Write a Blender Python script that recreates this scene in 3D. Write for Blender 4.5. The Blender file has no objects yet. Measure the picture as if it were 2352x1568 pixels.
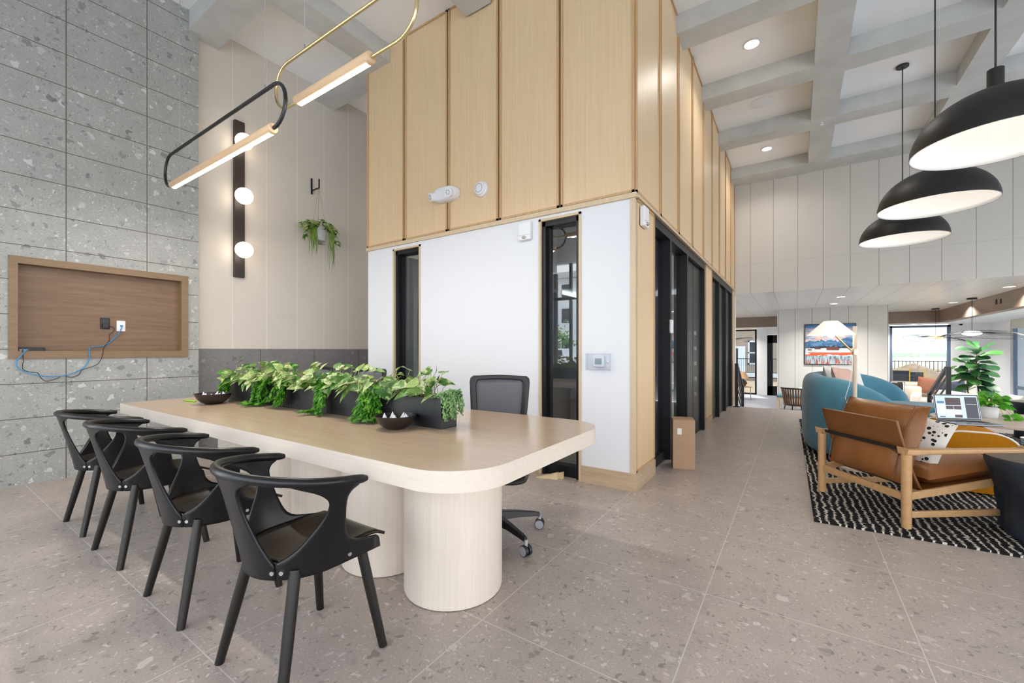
import bpy, math, random
from mathutils import Vector, Matrix
random.seed(7)
PI=math.pi
sc=bpy.context.scene
COL=sc.collection
# ------------------------------------------------------------------ helpers
def lin(*c):
    if len(c)==1: c=(c[0],)*3
    return tuple((x/255/12.92) if x/255<=.04045 else ((x/255+.055)/1.055)**2.4 for x in c)+(1.0,)
class B:
    """collects geometry for ONE mesh object"""
    def __init__(s): s.v=[]; s.f=[]; s.M=None
    def add(s,vs,fs):
        k=len(s.v)
        for p in vs:
            p=Vector(p)
            s.v.append(tuple(s.M@p) if s.M else tuple(p))
        s.f+= [tuple(i+k for i in f) for f in fs]
        return s
    def box(s,x0,x1,y0,y1,z0,z1):
        return s.add([(x0,y0,z0),(x1,y0,z0),(x1,y1,z0),(x0,y1,z0),(x0,y0,z1),(x1,y0,z1),(x1,y1,z1),(x0,y1,z1)],
            [(3,2,1,0),(4,5,6,7),(0,1,5,4),(1,2,6,5),(2,3,7,6),(3,0,4,7)])
    def quad(s,a,b,c,d): return s.add([a,b,c,d],[(0,1,2,3)])
    def cyl(s,p,q,r,r2=None,n=16):
        return s.tube([p,q],r,n,r2=r2)
    def tube(s,pts,r,n=8,closed=False,r2=None,cap=True):
        pts=[Vector(p) for p in pts]; m=len(pts); vs=[]; fs=[]
        up=None
        for i,p in enumerate(pts):
            if closed: t=pts[(i+1)%m]-pts[i-1]
            else: t=pts[min(i+1,m-1)]-pts[max(i-1,0)]
            t.normalize()
            if up is None:
                up=Vector((0,0,1)) if abs(t.z)<.9 else Vector((1,0,0))
            a=t.cross(up)
            if a.length<1e-6: a=t.cross(Vector((0,1,0)))
            a.normalize(); b=a.cross(t); b.normalize(); up=b
            rr=r[i] if isinstance(r,(list,tuple)) else (r if r2 is None else r+(r2-r)*i/(m-1))
            for k in range(n):
                w=2*PI*k/n; vs.append(p+a*math.cos(w)*rr+b*math.sin(w)*rr)
        for i in range(m if closed else m-1):
            j=(i+1)%m
            for k in range(n):
                l=(k+1)%n; fs.append((i*n+k,i*n+l,j*n+l,j*n+k))
        if not closed and cap:
            fs.append(tuple(range(n-1,-1,-1))); fs.append(tuple((m-1)*n+k for k in range(n)))
        return s.add(vs,fs)
    def lathe(s,prof,n=32,c=(0,0,0),closed=False,cap=True):
        vs=[];fs=[];m=len(prof)
        for r,z in prof:
            for k in range(n):
                w=2*PI*k/n; vs.append((c[0]+r*math.cos(w),c[1]+r*math.sin(w),c[2]+z))
        for i in range(m-1):
            for k in range(n):
                l=(k+1)%n; fs.append((i*n+k,i*n+l,(i+1)*n+l,(i+1)*n+k))
        if closed:
            for k in range(n):
                l=(k+1)%n; fs.append(((m-1)*n+k,(m-1)*n+l,l,k))
        elif cap:
            if prof[0][0]>1e-5: fs.append(tuple(range(n-1,-1,-1)))
            if prof[-1][0]>1e-5: fs.append(tuple((m-1)*n+k for k in range(n)))
        return s.add(vs,fs)
    def ell(s,c,r,n=16,m=10):
        if not isinstance(r,(tuple,list)): r=(r,)*3
        vs=[(c[0],c[1],c[2]-r[2])];fs=[]
        for i in range(1,m):
            a=-PI/2+PI*i/m
            for k in range(n):
                w=2*PI*k/n; vs.append((c[0]+r[0]*math.cos(a)*math.cos(w),c[1]+r[1]*math.cos(a)*math.sin(w),c[2]+r[2]*math.sin(a)))
        vs.append((c[0],c[1],c[2]+r[2])); T=len(vs)-1
        for k in range(n):
            l=(k+1)%n; fs.append((0,1+l,1+k)); fs.append((T,1+(m-2)*n+k,1+(m-2)*n+l))
            for i in range(m-2): fs.append((1+i*n+k,1+i*n+l,1+(i+1)*n+l,1+(i+1)*n+k))
        return s.add(vs,fs)
    def prism(s,poly,z0,z1):
        n=len(poly)
        vs=[(x,y,z0) for x,y in poly]+[(x,y,z1) for x,y in poly]
        return s.add(vs,[tuple(range(n-1,-1,-1)),tuple(range(n,2*n))]+[(k,(k+1)%n,(k+1)%n+n,k+n) for k in range(n)])
    def grid(s,P,flip=False):
        m=len(P);n=len(P[0]); vs=[p for r in P for p in r]; fs=[]
        for i in range(m-1):
            for j in range(n-1):
                q=(i*n+j,i*n+j+1,(i+1)*n+j+1,(i+1)*n+j); fs.append(q[::-1] if flip else q)
        return s.add(vs,fs)
    def obj(s,name,mat,parent=None,smooth=None,bevel=0,solid=0,sub=0,seg=2):
        me=bpy.data.meshes.new(name); me.from_pydata(s.v,[],s.f); me.update()
        if smooth is not None:
            me.shade_smooth()
            if smooth<180: me.set_sharp_from_angle(angle=math.radians(smooth))
        for m in (mat if isinstance(mat,(list,tuple)) else [mat]): me.materials.append(m)
        o=bpy.data.objects.new(name,me); COL.objects.link(o)
        if parent: o.parent=parent
        if solid:
            q=o.modifiers.new('solid','SOLIDIFY'); q.thickness=solid; q.offset=0
        if bevel:
            q=o.modifiers.new('bevel','BEVEL'); q.width=bevel; q.segments=seg; q.limit_method='ANGLE'; q.angle_limit=math.radians(40)
        if sub:
            q=o.modifiers.new('sub','SUBSURF'); q.levels=sub; q.render_levels=sub
        return o
def tag(o,label=None,cat=None,group=None,kind=None):
    if label: o['label']=label
    if cat: o['category']=cat
    if group: o['group']=group
    if kind: o['kind']=kind
    return o
def thing(name,label,cat,loc=(0,0,0),rz=0,group=None):
    o=bpy.data.objects.new(name,None); COL.objects.link(o); o.location=loc; o.rotation_euler=(0,0,rz); o.empty_display_size=.1
    return tag(o,label,cat,group)
def struct(name,b,m,parent=None,**k):
    o=b.obj(name,m,parent,**k)
    if not parent: o['kind']='structure'
    return o
def dup(root,loc,rz,label):
    r=root.copy(); COL.objects.link(r); r.location=loc; r.rotation_euler=(0,0,rz); r['label']=label
    for ch in list(root.children):
        c=ch.copy(); COL.objects.link(c); c.parent=r
        for g in list(ch.children):
            d=g.copy(); COL.objects.link(d); d.parent=c
    return r
def light(name,kind,loc,power,color=(1,1,1),size=.1,rot=None,size_y=None,spot=None,spread=None):
    L=bpy.data.lights.new(name,kind); L.energy=power; L.color=color
    if kind=='AREA':
        L.size=size
        if size_y: L.shape='RECTANGLE'; L.size_y=size_y
        else: L.shape='DISK'
        if spread: L.spread=spread
    elif kind in('POINT','SPOT'): L.shadow_soft_size=size
    if spot: L.spot_size=spot; L.spot_blend=.6
    o=bpy.data.objects.new(name,L); COL.objects.link(o); o.location=loc
    if rot: o.rotation_euler=rot
    return o
# ------------------------------------------------------------------ materials
class G:
    def __init__(s,name):
        s.m=bpy.data.materials.new(name); s.m.use_nodes=True; s.t=s.m.node_tree; s.b=s.t.nodes['Principled BSDF']; s.out=s.t.nodes['Material Output']
    def n(s,t,ins=None,**kw):
        d=s.t.nodes.new('ShaderNode'+t)
        for k,v in kw.items(): setattr(d,k,v)
        for k,v in (ins or {}).items(): s.set(d.inputs[k],v)
        return d
    def set(s,sock,v):
        if isinstance(v,bpy.types.NodeSocket): s.t.links.new(v,sock)
        else: sock.default_value=v
    def mth(s,op,a,b=0.0,c=0.0):
        d=s.n('Math',operation=op); s.set(d.inputs[0],a); s.set(d.inputs[1],b); s.set(d.inputs[2],c); return d.outputs[0]
    def mix(s,f,a,b,mode='MIX'):
        d=s.n('Mix',data_type='RGBA',blend_type=mode); s.set(d.inputs[0],f); s.set(d.inputs[6],a); s.set(d.inputs[7],b); return d.outputs[2]
    def rng(s,v,a,b,c=0.0,d=1.0):
        return s.n('MapRange',{'Value':v,'From Min':a,'From Max':b,'To Min':c,'To Max':d}).outputs[0]
    def pos(s): return s.n('NewGeometry').outputs['Position']
    def objc(s): return s.n('TexCoord').outputs['Object']
    def scale(s,v,k):
        d=s.n('VectorMath',operation='MULTIPLY'); s.set(d.inputs[0],v); d.inputs[1].default_value=k; return d.outputs[0]
    def noise(s,v,sc,det=3,rough=.5,dist=0.0):
        return s.n('TexNoise',{'Vector':v,'Scale':sc,'Detail':det,'Roughness':rough,'Distortion':dist})
    def P(s,**k):
        for a,v in k.items(): s.set(s.b.inputs[a.replace('_',' ')],v)
    def bump(s,h,strength=.2,dist=.01):
        s.set(s.b.inputs['Normal'],s.n('Bump',{'Height':h,'Strength':strength,'Distance':dist}).outputs[0])
    def line(s,coord,spacing,phase,width):
        """1 on a joint line"""
        f=s.mth('FRACT',s.mth('DIVIDE',s.mth('SUBTRACT',coord,phase-width/2),spacing))
        return s.mth('LESS_THAN',f,width/spacing)
def plain(name,col,rough=.5,metal=0.0,spec=.5,var=0.0,vs=30.0,bump=0.0,bs=200.0,coat=0.0,sheen=0.0):
    g=G(name); c=col
    if var or bump: v=g.objc()
    if var:
        nz=g.noise(v,vs,4).outputs[0]
        d=tuple(x*(1-var) for x in col[:3])+(1,); u=tuple(min(1,x*(1+var)) for x in col[:3])+(1,)
        c=g.mix(g.rng(nz,.3,.7),d,u)
    g.P(Base_Color=c,Roughness=rough,Metallic=metal,Specular_IOR_Level=spec,Coat_Weight=coat,Sheen_Weight=sheen)
    if bump: g.bump(g.noise(v,bs,3).outputs[0],bump,.004)
    return g.m
def emit(name,col,s,base=None):
    g=G(name); g.P(Base_Color=base or col,Emission_Color=col,Emission_Strength=s,Roughness=.4)
    if s<1: g.m.cycles.emission_sampling='NONE'
    return g.m
def ceppo(name,base,light,dark,s1,joints,jcol,rough=.45,spec=.5,gain=1.3):
    g=G(name); p=g.pos()
    nz=g.noise(p,5,2)
    dv=g.n('VectorMath',operation='MULTIPLY_ADD'); g.set(dv.inputs[0],g.noise(p,s1*1.6,1).outputs[1]); dv.inputs[1].default_value=(1.0/s1,)*3; g.set(dv.inputs[2],p)
    q=dv.outputs[0]
    c=g.mix(g.rng(nz.outputs[0],.3,.7),tuple(x*.93 for x in base[:3])+(1,),tuple(x*1.06 for x in base[:3])+(1,))
    fine=g.noise(p,s1*9,1,.6).outputs[0]
    c=g.mix(g.rng(fine,.35,.7,0.0,.22),c,dark)
    for k,th,amt in ((5.0,.22,.65),(2.4,.32,.75),(1.0,.60,.9)):
        V=g.n('TexVoronoi',{'Vector':q,'Scale':s1*k,'Randomness':1.0})
        sep=g.n('SeparateColor',{'Color':V.outputs['Color']})
        r=g.mth('MULTIPLY_ADD',sep.outputs[1],.30,.16)
        inside=g.rng(g.mth('SUBTRACT',r,V.outputs['Distance']),0.0,.05)
        on=g.mth('GREATER_THAN',sep.outputs[0],th)
        tone=g.mix(g.rng(sep.outputs[2],.25,.75),dark,light)
        a=g.mth('MULTIPLY',g.mth('MULTIPLY',inside,on),g.mth('MULTIPLY',g.mth('ABSOLUTE',g.mth('SUBTRACT',sep.outputs[2],.5)),amt*gain))
        c=g.mix(a,c,tone)
    sx=g.n('SeparateXYZ',{'Vector':p})
    for ax,sp,ph,w in joints:
        c=g.mix(g.line(sx.outputs[ax],sp,ph,w),c,jcol)
    g.P(Base_Color=c,Roughness=rough,Specular_IOR_Level=spec)
    return g.m
def wood(name,a,b,grain=(40,40,1.6),rough=.45,contrast=1.0,obj=True,spec=.4,coat=0.0,pore=None):
    """grain runs along the axis with the small scale factor"""
    g=G(name); v=g.objc() if obj else g.pos()
    v=g.scale(v,grain)
    n1=g.noise(v,1.0,4,.55,.4).outputs[0]; n2=g.noise(v,4.5,3,.6).outputs[0]
    f=g.rng(g.mth('ADD',g.mth('MULTIPLY',n1,.65),g.mth('MULTIPLY',n2,.35)),.5-.2/contrast,.5+.2/contrast)
    c=g.mix(f,a,b)
    if pore:
        n3=g.noise(v,9.0,2,.7).outputs[0]; c=g.mix(g.rng(n3,.58,.75,0.0,.5),c,pore)
    g.P(Base_Color=c,Roughness=rough,Specular_IOR_Level=spec,Coat_Weight=coat,Coat_Roughness=.25)
    return g.m
def grooved(name,col,ax,sp,ph,w,lc,rough=.45,var=.02,extra=None,spec=.5):
    g=G(name); p=g.pos(); sx=g.n('SeparateXYZ',{'Vector':p})
    nz=g.noise(p,1.5,3).outputs[0]
    c=g.mix(g.rng(nz,.3,.7),tuple(x*(1-var) for x in col[:3])+(1,),tuple(x*(1+var) for x in col[:3])+(1,))
    c=g.mix(g.line(sx.outputs[ax],sp,ph,w),c,lc)
    if extra:
        ax2,z,w2,lc2=extra; c=g.mix(g.mth('LESS_THAN',g.mth('ABSOLUTE',g.mth('SUBTRACT',sx.outputs[ax2],z)),w2/2),c,lc2)
    g.P(Base_Color=c,Roughness=rough,Specular_IOR_Level=spec); return g.m
def glass(name,tint=(1,1,1,1),refl=1.0,ior=1.5):
    g=G(name); t=g.t
    bf=g.n('NewGeometry').outputs['Backfacing']
    fr=g.mth('MULTIPLY',g.n('Fresnel',{'IOR':ior}).outputs[0],g.mth('SUBTRACT',1.0,bf))
    tr=g.n('BsdfTransparent',{'Color':tint}); gl=g.n('BsdfGlossy',{'Roughness':0.0,'Color':(refl,refl,refl,1)})
    mx=g.n('MixShader'); g.set(mx.inputs[0],fr); g.set(mx.inputs[1],tr.outputs[0]); g.set(mx.inputs[2],gl.outputs[0])
    t.links.new(mx.outputs[0],g.out.inputs[0]); return g.m
def leafmat(name,greens,stripe=None,rough=.4,trans=.25):
    g=G(name); geo=g.n('NewGeometry'); r=geo.outputs['Random Per Island']
    ramp=g.n('ValToRGB',{'Fac':r}); e=ramp.color_ramp.elements
    e[0].color=greens[0]; e[0].position=0; e[1].color=greens[-1]; e[1].position=1
    for i,c in enumerate(greens[1:-1]): x=ramp.color_ramp.elements.new((i+1)/(len(greens)-1)); x.color=c
    c=ramp.outputs[0]
    if stripe:
        nz=g.noise(geo.outputs['Position'],26,2,.5,.8).outputs[0]
        k=g.mth('ADD',nz,g.mth('MULTIPLY',g.mth('SUBTRACT',g.mth('FRACT',g.mth('MULTIPLY',r,7.3)),.5),.22))
        c=g.mix(g.rng(k,.50,.62,0.0,.85),c,stripe)
    g.P(Base_Color=c,Roughness=rough,Specular_IOR_Level=.4)
    td=g.n('BsdfTranslucent',{'Color':c}); mx=g.n('MixShader'); mx.inputs[0].default_value=trans
    g.t.links.new(g.b.outputs[0],mx.inputs[1]); g.t.links.new(td.outputs[0],mx.inputs[2]); g.t.links.new(mx.outputs[0],g.out.inputs[0])
    return g.m

M={}
M['stone']=ceppo('stone_tile',lin(170,171,167),lin(224,226,222),lin(90,95,96),15,[(2,.2945,-.0195,.006),(1,.571,.921,.006)],lin(84,76,68),.5,.35,1.5)
M['stone_base']=ceppo('stone_base_tile',lin(132,130,130),lin(172,170,170),lin(78,78,82),13,[(1,.714,2.625,.006)],lin(70,64,60),.5,.35)
M['floor']=ceppo('floor_tile',lin(184,171,162),lin(232,223,215),lin(108,100,95),14,[(0,.757,-1.111,.005),(1,.745,.68,.005)],lin(206,197,188),.36,.42,1.6)
M['ceil']=plain('ceiling_paint',lin(248,248,247),.8,spec=.2)
M['white']=plain('white_wall_paint',lin(232,234,239),.7,spec=.25)
M['concrete']=plain('concrete_plaster',lin(198,199,196),.7,var=.10,vs=2.6,spec=.3)
M['beige']=grooved('beige_panelling',lin(216,208,196),1,.39,2.315,.007,lin(238,232,222),.5)
M['far']=grooved('far_panelling',lin(214,210,203),0,.4085,.029,.009,lin(150,148,144),.55,.012,(2,2.945,.007,lin(196,193,187)))
M['low_ceiling']=grooved('satin_ceiling_panels',lin(228,226,222),0,.4085,.029,.009,lin(170,168,164),.30,.01)
M['partition']=grooved('partition_panelling',lin(208,206,201),0,.4045,-.02,.012,lin(140,138,134),.55,.012)
M['panel']=wood('pale_oak_veneer',lin(218,188,148),lin(230,205,168),(55,55,1.3),.42,.9,False)
M['panel_edge']=wood('oak_edge',lin(186,150,106),lin(206,172,130),(55,55,1.5),.45,1,False)
M['reveal']=plain('dark_wood_reveal',lin(110,82,54),.6)
M['base_oak']=wood('oak_baseboard',lin(176,152,124),lin(206,184,156),(6,6,40),.45,1,False)
M['trim_oak']=wood('oak_trim',lin(204,182,150),lin(218,198,168),(50,50,3),.45,1,False)
M['walnut']=wood('brown_walnut',lin(104,80,60),lin(136,108,84),(9,2.2,42),.42,.9,False,pore=lin(80,60,44))
M['walnut_edge']=wood('walnut_frame',lin(122,98,72),lin(142,116,88),(12,4,30),.42,.9,False)
M['header']=wood('grey_brown_header',lin(122,104,90),lin(150,130,114),(1.2,1.2,20),.38,.8,False)
M['black']=plain('black_metal',lin(22,23,26),.4,metal=.0,spec=.5)
M['black_frame']=plain('black_window_frame',lin(19,22,27),.4,spec=.35)
M['table']=wood('bleached_oak_top',lin(184,158,132),lin(200,176,150),(2.2,40,40),.22,.9,False,spec=.5,coat=.15)
M['table_edge']=wood('bleached_oak_edge',lin(222,209,194),lin(232,221,207),(2.2,40,60),.4,.9,False)
M['column']=wood('bleached_oak_drum',lin(224,211,196),lin(235,225,213),(60,60,1.5),.42,1.0,False,pore=lin(206,190,172))
M['chair']=plain('black_lacquer',lin(16,17,20),.33,spec=.4,var=.1,vs=8)
M['chair_seat']=wood('dark_brown_ply',lin(34,26,20),lin(46,36,28),(40,3,40),.36,.8,True,spec=.45)
M['chair_leg']=wood('black_stained_leg',lin(20,17,15),lin(30,25,22),(60,60,2),.38,.9,True)
M['steel']=plain('bolt_steel',lin(200,198,192),.25,metal=1.0)
M['brass']=plain('brushed_brass',lin(226,208,160),.28,metal=1.0)
M['lampwood']=wood('pale_lamp_oak',lin(214,178,138),lin(228,196,160),(2,40,40),.45,.9,False)
M['led']=emit('led_strip',(1,.93,.84,1),9)
M['globe']=emit('opal_glass_globe',(1,.86,.72,1),3.6,lin(235,225,215))
M['bulb']=emit('warm_bulb',(1,.90,.78,1),26)
M['downlight']=emit('downlight_lens',(1,.93,.85,1),8)
M['whiteplastic']=plain('white_plastic',lin(238,239,242),.4)
M['greyplastic']=plain('grey_plastic',lin(170,172,182),.4)
M['darkplastic']=plain('dark_plastic',lin(26,26,29),.45)
M['clear']=glass('clear_plastic',(.93,.94,.96,1),1.0,1.45)
M['glass']=glass('window_glass',(.62,.65,.66,1),1.0,1.5)
M['dark_glass']=glass('tinted_glass',(.72,.76,.76,1),1.0,2.4)
M['planter']=plain('black_planter_metal',lin(26,28,32),.42,spec=.5)
M['soil']=plain('dark_soil',lin(40,32,26),.9,var=.3)
M['bowl']=plain('dark_brown_ceramic',lin(38,30,28),.38)
M['sugar']=plain('white_paper_wrap',lin(236,236,240),.6)
M['pothos']=leafmat('variegated_leaf',[lin(46,96,32),lin(74,124,44),lin(110,152,66),lin(150,176,98),lin(62,108,50)],lin(206,214,156))
M['ruscus']=leafmat('bright_green_leaf',[lin(34,92,20),lin(66,134,30),lin(112,172,44),lin(48,112,26)],None,.4)
M['pearl']=leafmat('bead_leaf',[lin(98,140,84),lin(140,172,112),lin(118,156,98),lin(70,104,66)],None,.5,.1)
M['stem']=plain('plant_stem',lin(146,150,84),.6)
M['fig']=leafmat('fig_leaf',[lin(28,70,44),lin(46,94,58),lin(74,126,60),lin(36,80,50)],None,.35,.2)
M['trunk']=plain('fig_trunk',lin(84,70,60),.8,var=.2)
M['tan_leather']=plain('cognac_leather',lin(118,72,33),.42,var=.10,vs=7,bump=.12,bs=60,spec=.45)
M['tan_cushion']=plain('cognac_leather_cushion',lin(134,84,41),.40,var=.12,vs=5,bump=.25,bs=9,spec=.45)
M['oakframe']=wood('natural_oak_frame',lin(180,138,94),lin(200,160,114),(30,30,30),.42,.8,True)
M['teal']=plain('teal_velvet',lin(74,126,148),.8,var=.14,vs=3,sheen=.25,spec=.15)
M['mustard']=plain('mustard_wool',lin(178,116,18),.85,var=.08,vs=60,bump=.3,bs=300,spec=.15)
M['piping']=plain('cream_piping',lin(238,230,214),.7)
M['cream']=plain('cream_boucle',lin(224,216,202),.85,var=.05,vs=20,bump=.2,bs=150)
M['pink']=plain('dusty_pink_linen',lin(206,170,156),.8,var=.06,vs=20)
M['whitefab']=plain('white_linen',lin(232,228,222),.8,var=.05,vs=20)
M['rust']=plain('rust_linen',lin(150,96,76),.8,var=.06,vs=20)
M['navy']=plain('navy_linen',lin(52,62,78),.8,var=.06,vs=20)
M['cardboard']=plain('brown_cardboard',lin(178,146,118),.7,var=.03,vs=12)
M['paper']=plain('white_label_paper',lin(236,234,232),.6)
M['drum']=plain('charcoal_side_table',lin(34,42,54),.55,var=.25,vs=60,bump=.3,bs=160)
M['drumtop']=wood('dark_wood_top',lin(70,60,52),lin(88,76,66),(2,30,30),.4,.9,True)
M['pale_top']=wood('pale_grey_oak_top',lin(196,178,162),lin(214,198,184),(2,30,30),.4,.9,True)
M['dome']=plain('matt_black_dome',lin(22,23,26),.5,spec=.4)
M['whiteglow']=emit('white_glow',(1,.93,.84,1),2.2)
M['domein']=emit('white_dome_inside',(1,.97,.95,1),.12,lin(240,238,234))
M['shade']=emit('pleated_lamp_shade',(1,.94,.84,1),.35,lin(240,234,222))
M['poleoak']=wood('whitewashed_pole',lin(206,188,170),lin(222,206,190),(40,40,2),.5,.9,True)
M['carpet']=plain('grey_carpet',lin(148,150,158),.95,var=.12,vs=30)
M['blue']=plain('blue_cable',lin(52,142,198),.4)
M['laptop']=plain('laptop_aluminium',lin(150,156,166),.3,metal=.8)
M['mesh']=plain('grey_mesh_fabric',lin(96,98,104),.8,var=.06,vs=200)
M['potgrey']=plain('grey_pot',lin(188,186,184),.7,var=.05)
M['rope']=plain('jute_rope',lin(176,144,104),.8)
M['dirt']=plain('dry_dirt',lin(150,126,100),.95,var=.18,vs=2)
M['field']=plain('field_grass',lin(138,156,122),.95,var=.12,vs=.06)
M['tanfield']=plain('dry_field',lin(178,172,150),.95,var=.08,vs=.1)
M['bounce_pavement']=plain('light_bounce_pavement',lin(216,215,212),.9,var=.05,vs=1)  # pavement made pale as a reflector, bouncing light up to the ceiling
M['tanbrick']=plain('tan_brick',lin(178,158,140),.85,var=.10,vs=9)
M['facade']=plain('pale_facade',lin(222,226,228),.8,var=.02)
M['carwhite']=plain('white_car_paint',lin(232,234,236),.25,coat=.5)
M['carglass']=plain('dark_car_glass',lin(40,48,54),.1)
M['treeleaf']=leafmat('tree_leaf',[lin(92,128,70),lin(130,160,92),lin(108,146,84)],None,.6)
M['tealcush']=plain('teal_bench_fabric',lin(78,118,126),.8)
M['slat']=wood('brown_slat',lin(96,66,46),lin(122,88,62),(30,30,3),.45,.9,True)
M['tanshade']=plain('tan_parchment',lin(196,158,116),.7)
M['blind']=plain('roller_blind',lin(222,218,204),.8)
M['bluegrey']=plain('blue_grey_mullion',lin(96,116,142),.4)
M['orangeglow']=emit('amber_glow',(1,.62,.25,1),3)
def _rug():
    g=G('black_white_rug'); p=g.pos(); s=g.n('SeparateXYZ',{'Vector':p})
    nz=g.noise(p,6,3).outputs[0]; nf=g.noise(g.scale(p,(14,70,1)),1.0,2).outputs[0]
    k=g.mth('ADD',g.mth('MULTIPLY',s.outputs[0],1.0),g.mth('MULTIPLY',s.outputs[1],.03))
    k=g.mth('ADD',g.mth('MULTIPLY',k,22.0),g.mth('ADD',g.mth('MULTIPLY',nz,1.3),g.mth('MULTIPLY',nf,1.1)))
    f=g.mth('PINGPONG',k,.5); n2=g.noise(g.scale(p,(30,90,1)),1.0,2).outputs[0]
    f=g.mth('ADD',f,g.mth('MULTIPLY',g.mth('SUBTRACT',n2,.5),.55))
    c=g.mix(g.rng(f,.36,.42),lin(32,31,33),lin(214,206,194))
    g.P(Base_Color=c,Roughness=.95,Specular_IOR_Level=.1); g.bump(f,.5,.01); return g.m
M['rug']=_rug()
def _dash():
    g=G('dashed_cushion_fabric'); v=g.objc(); s=g.n('SeparateXYZ',{'Vector':v})
    V=g.n('TexVoronoi',{'Vector':g.scale(v,(30,30,22)),'Scale':1.0,'Randomness':.75})
    band=g.mth('LESS_THAN',g.mth('ABSOLUTE',g.mth('SUBTRACT',s.outputs[0],.115)),.055)
    f=g.mth('MULTIPLY',g.mth('LESS_THAN',V.outputs['Distance'],.36),band)
    g.P(Base_Color=g.mix(f,lin(234,229,220),lin(24,24,34)),Roughness=.85); return g.m
M['dash']=_dash()
def _stripecush():
    g=G('black_cushion_white_dashes'); v=g.objc(); s=g.n('SeparateXYZ',{'Vector':v})
    a=g.line(s.outputs[2],.085,.02,.02); b=g.mth('LESS_THAN',g.mth('FRACT',g.mth('MULTIPLY',g.mth('ADD',s.outputs[0],g.mth('MULTIPLY',g.mth('FLOOR',g.mth('MULTIPLY',s.outputs[2],11.7)),.09)),4.6)),.55)
    g.P(Base_Color=g.mix(g.mth('MULTIPLY',a,b),lin(38,34,34),lin(226,222,214)),Roughness=.9); return g.m
M['stripe']=_stripecush()
def _paint():
    g=G('landscape_painting'); p=g.pos(); s=g.n('SeparateXYZ',{'Vector':p})
    h=g.rng(s.outputs[2],.77,1.87); x=s.outputs[0]
    n1=g.noise(g.scale(p,(2.2,1,1.0)),1.6,4,.55,.6).outputs[0]
    n2=g.noise(g.scale(p,(2,1,6)),2.0,4,.6,.5).outputs[0]
    n3=g.noise(g.scale(p,(40,1,7)),1.0,3).outputs[0]
    sky=g.mix(g.rng(n2,.40,.60),lin(224,196,186),lin(92,142,184)); sky=g.mix(g.rng(g.noise(g.scale(p,(1.6,1,9)),2.3,3).outputs[0],.52,.64),sky,lin(226,150,110))
    sky=g.mix(g.rng(h,.82,.95),sky,lin(58,112,162))
    mt=g.mth('ADD',.50,g.mth('MULTIPLY',g.mth('SUBTRACT',n1,.32),.42))
    mt=g.mth('ADD',mt,g.mth('MULTIPLY',g.rng(x,.6,1.2),.06))
    c=g.mix(g.mth('LESS_THAN',h,mt),sky,g.mix(g.rng(n2,.4,.6),lin(44,84,122),lin(84,132,168)))
    tr=g.mth('ADD',.44,g.mth('MULTIPLY',g.mth('SUBTRACT',g.noise(g.scale(p,(4,1,1)),3.0,4).outputs[0],.5),.2))
    c=g.mix(g.mth('LESS_THAN',h,tr),c,lin(20,34,46))
    sn=g.mth('ADD',.39,g.mth('MULTIPLY',g.mth('SUBTRACT',n1,.5),.06))
    c=g.mix(g.mth('LESS_THAN',h,sn),c,g.mix(g.rng(n2,.42,.6),lin(206,214,214),lin(168,188,194)))
    rd=g.mth('MULTIPLY',g.mth('LESS_THAN',h,.29),g.mth('GREATER_THAN',g.mth('ADD',n2,g.mth('MULTIPLY',h,.3)),.56))
    c=g.mix(rd,c,lin(196,84,52))
    gr=g.mix(g.rng(n3,.45,.58),lin(150,176,186),lin(74,104,116)); gr=g.mix(g.mth('MULTIPLY',g.rng(h,.16,.05),g.rng(n3,.46,.54)),gr,lin(168,66,44))
    c=g.mix(g.mth('LESS_THAN',h,.2),c,gr)
    g.P(Base_Color=c,Roughness=.6); return g.m
M['painting']=_paint()
def _box_tiles():
    g=G('ridged_black_leaf'); v=g.pos(); s=g.n('SeparateXYZ',{'Vector':v})
    f=g.mth('PINGPONG',g.mth('MULTIPLY',s.outputs[1],9.0),1.0)
    g.P(Base_Color=g.mix(f,lin(12,14,18),lin(24,28,35)),Roughness=.38); return g.m
M['ridge']=_box_tiles()
# ------------------------------------------------------------------ camera
H=1.15; TH=math.radians(33.881)
cam=bpy.data.cameras.new('camera'); cam.sensor_width=36; cam.lens=36*970.97/2352; cam.shift_y=20/2352; cam.clip_start=.05; cam.clip_end=2000
co=bpy.data.objects.new('camera',cam); COL.objects.link(co); co.location=(0,0,H); co.rotation_euler=(PI/2,0,TH); sc.camera=co
# ------------------------------------------------------------------ the setting
CZ,BZ=4.83,4.62
b=B().box(-6.2,6.2,-3.6,9.76,-.2,0); struct('floor',b,M['floor'])
b=B().box(-3.2,6.2,9.9,18.9,-.75,-.55); struct('floor_lower',b,M['carpet'])
# wide stair going down behind the floor edge
for i,(y0,z) in enumerate(((9.76,-.185),(10.1,-.37))):
    struct('stair_step',B().box(-1.09,6.0,y0,y0+.34,-.75 if i else -.75,z),M['floor'])
struct('ceiling',B().box(-6.2,6.2,-3.6,10.4,CZ,CZ+.3),M['ceil'])
# coffer beams
for y in (-2.5,-1.0,.5,2.005):
    struct('beam',B().box(-5.56,6.0,y-.157,y+.157,BZ,CZ+.02),M['concrete'])
struct('beam',B().box(-5.56,-4.06,3.33,3.645,BZ,CZ+.02),M['concrete'])
for y in (5.01,6.51,8.015,9.76):
    struct('beam',B().box(-1.09,6.0,y-.157,(y+.157 if y<9 else 10.1),BZ,CZ+.02),M['concrete'])
for x,y1 in ((-4.22,3.35),(-2.69,3.39),(-1.18,3.39),(.345,9.7),(1.91,9.7),(3.45,9.7),(4.98,9.7)):
    struct('beam',B().box(x-.158,x+.158,-3.5,y1,BZ+.003,CZ+.02),M['concrete'])
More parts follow.
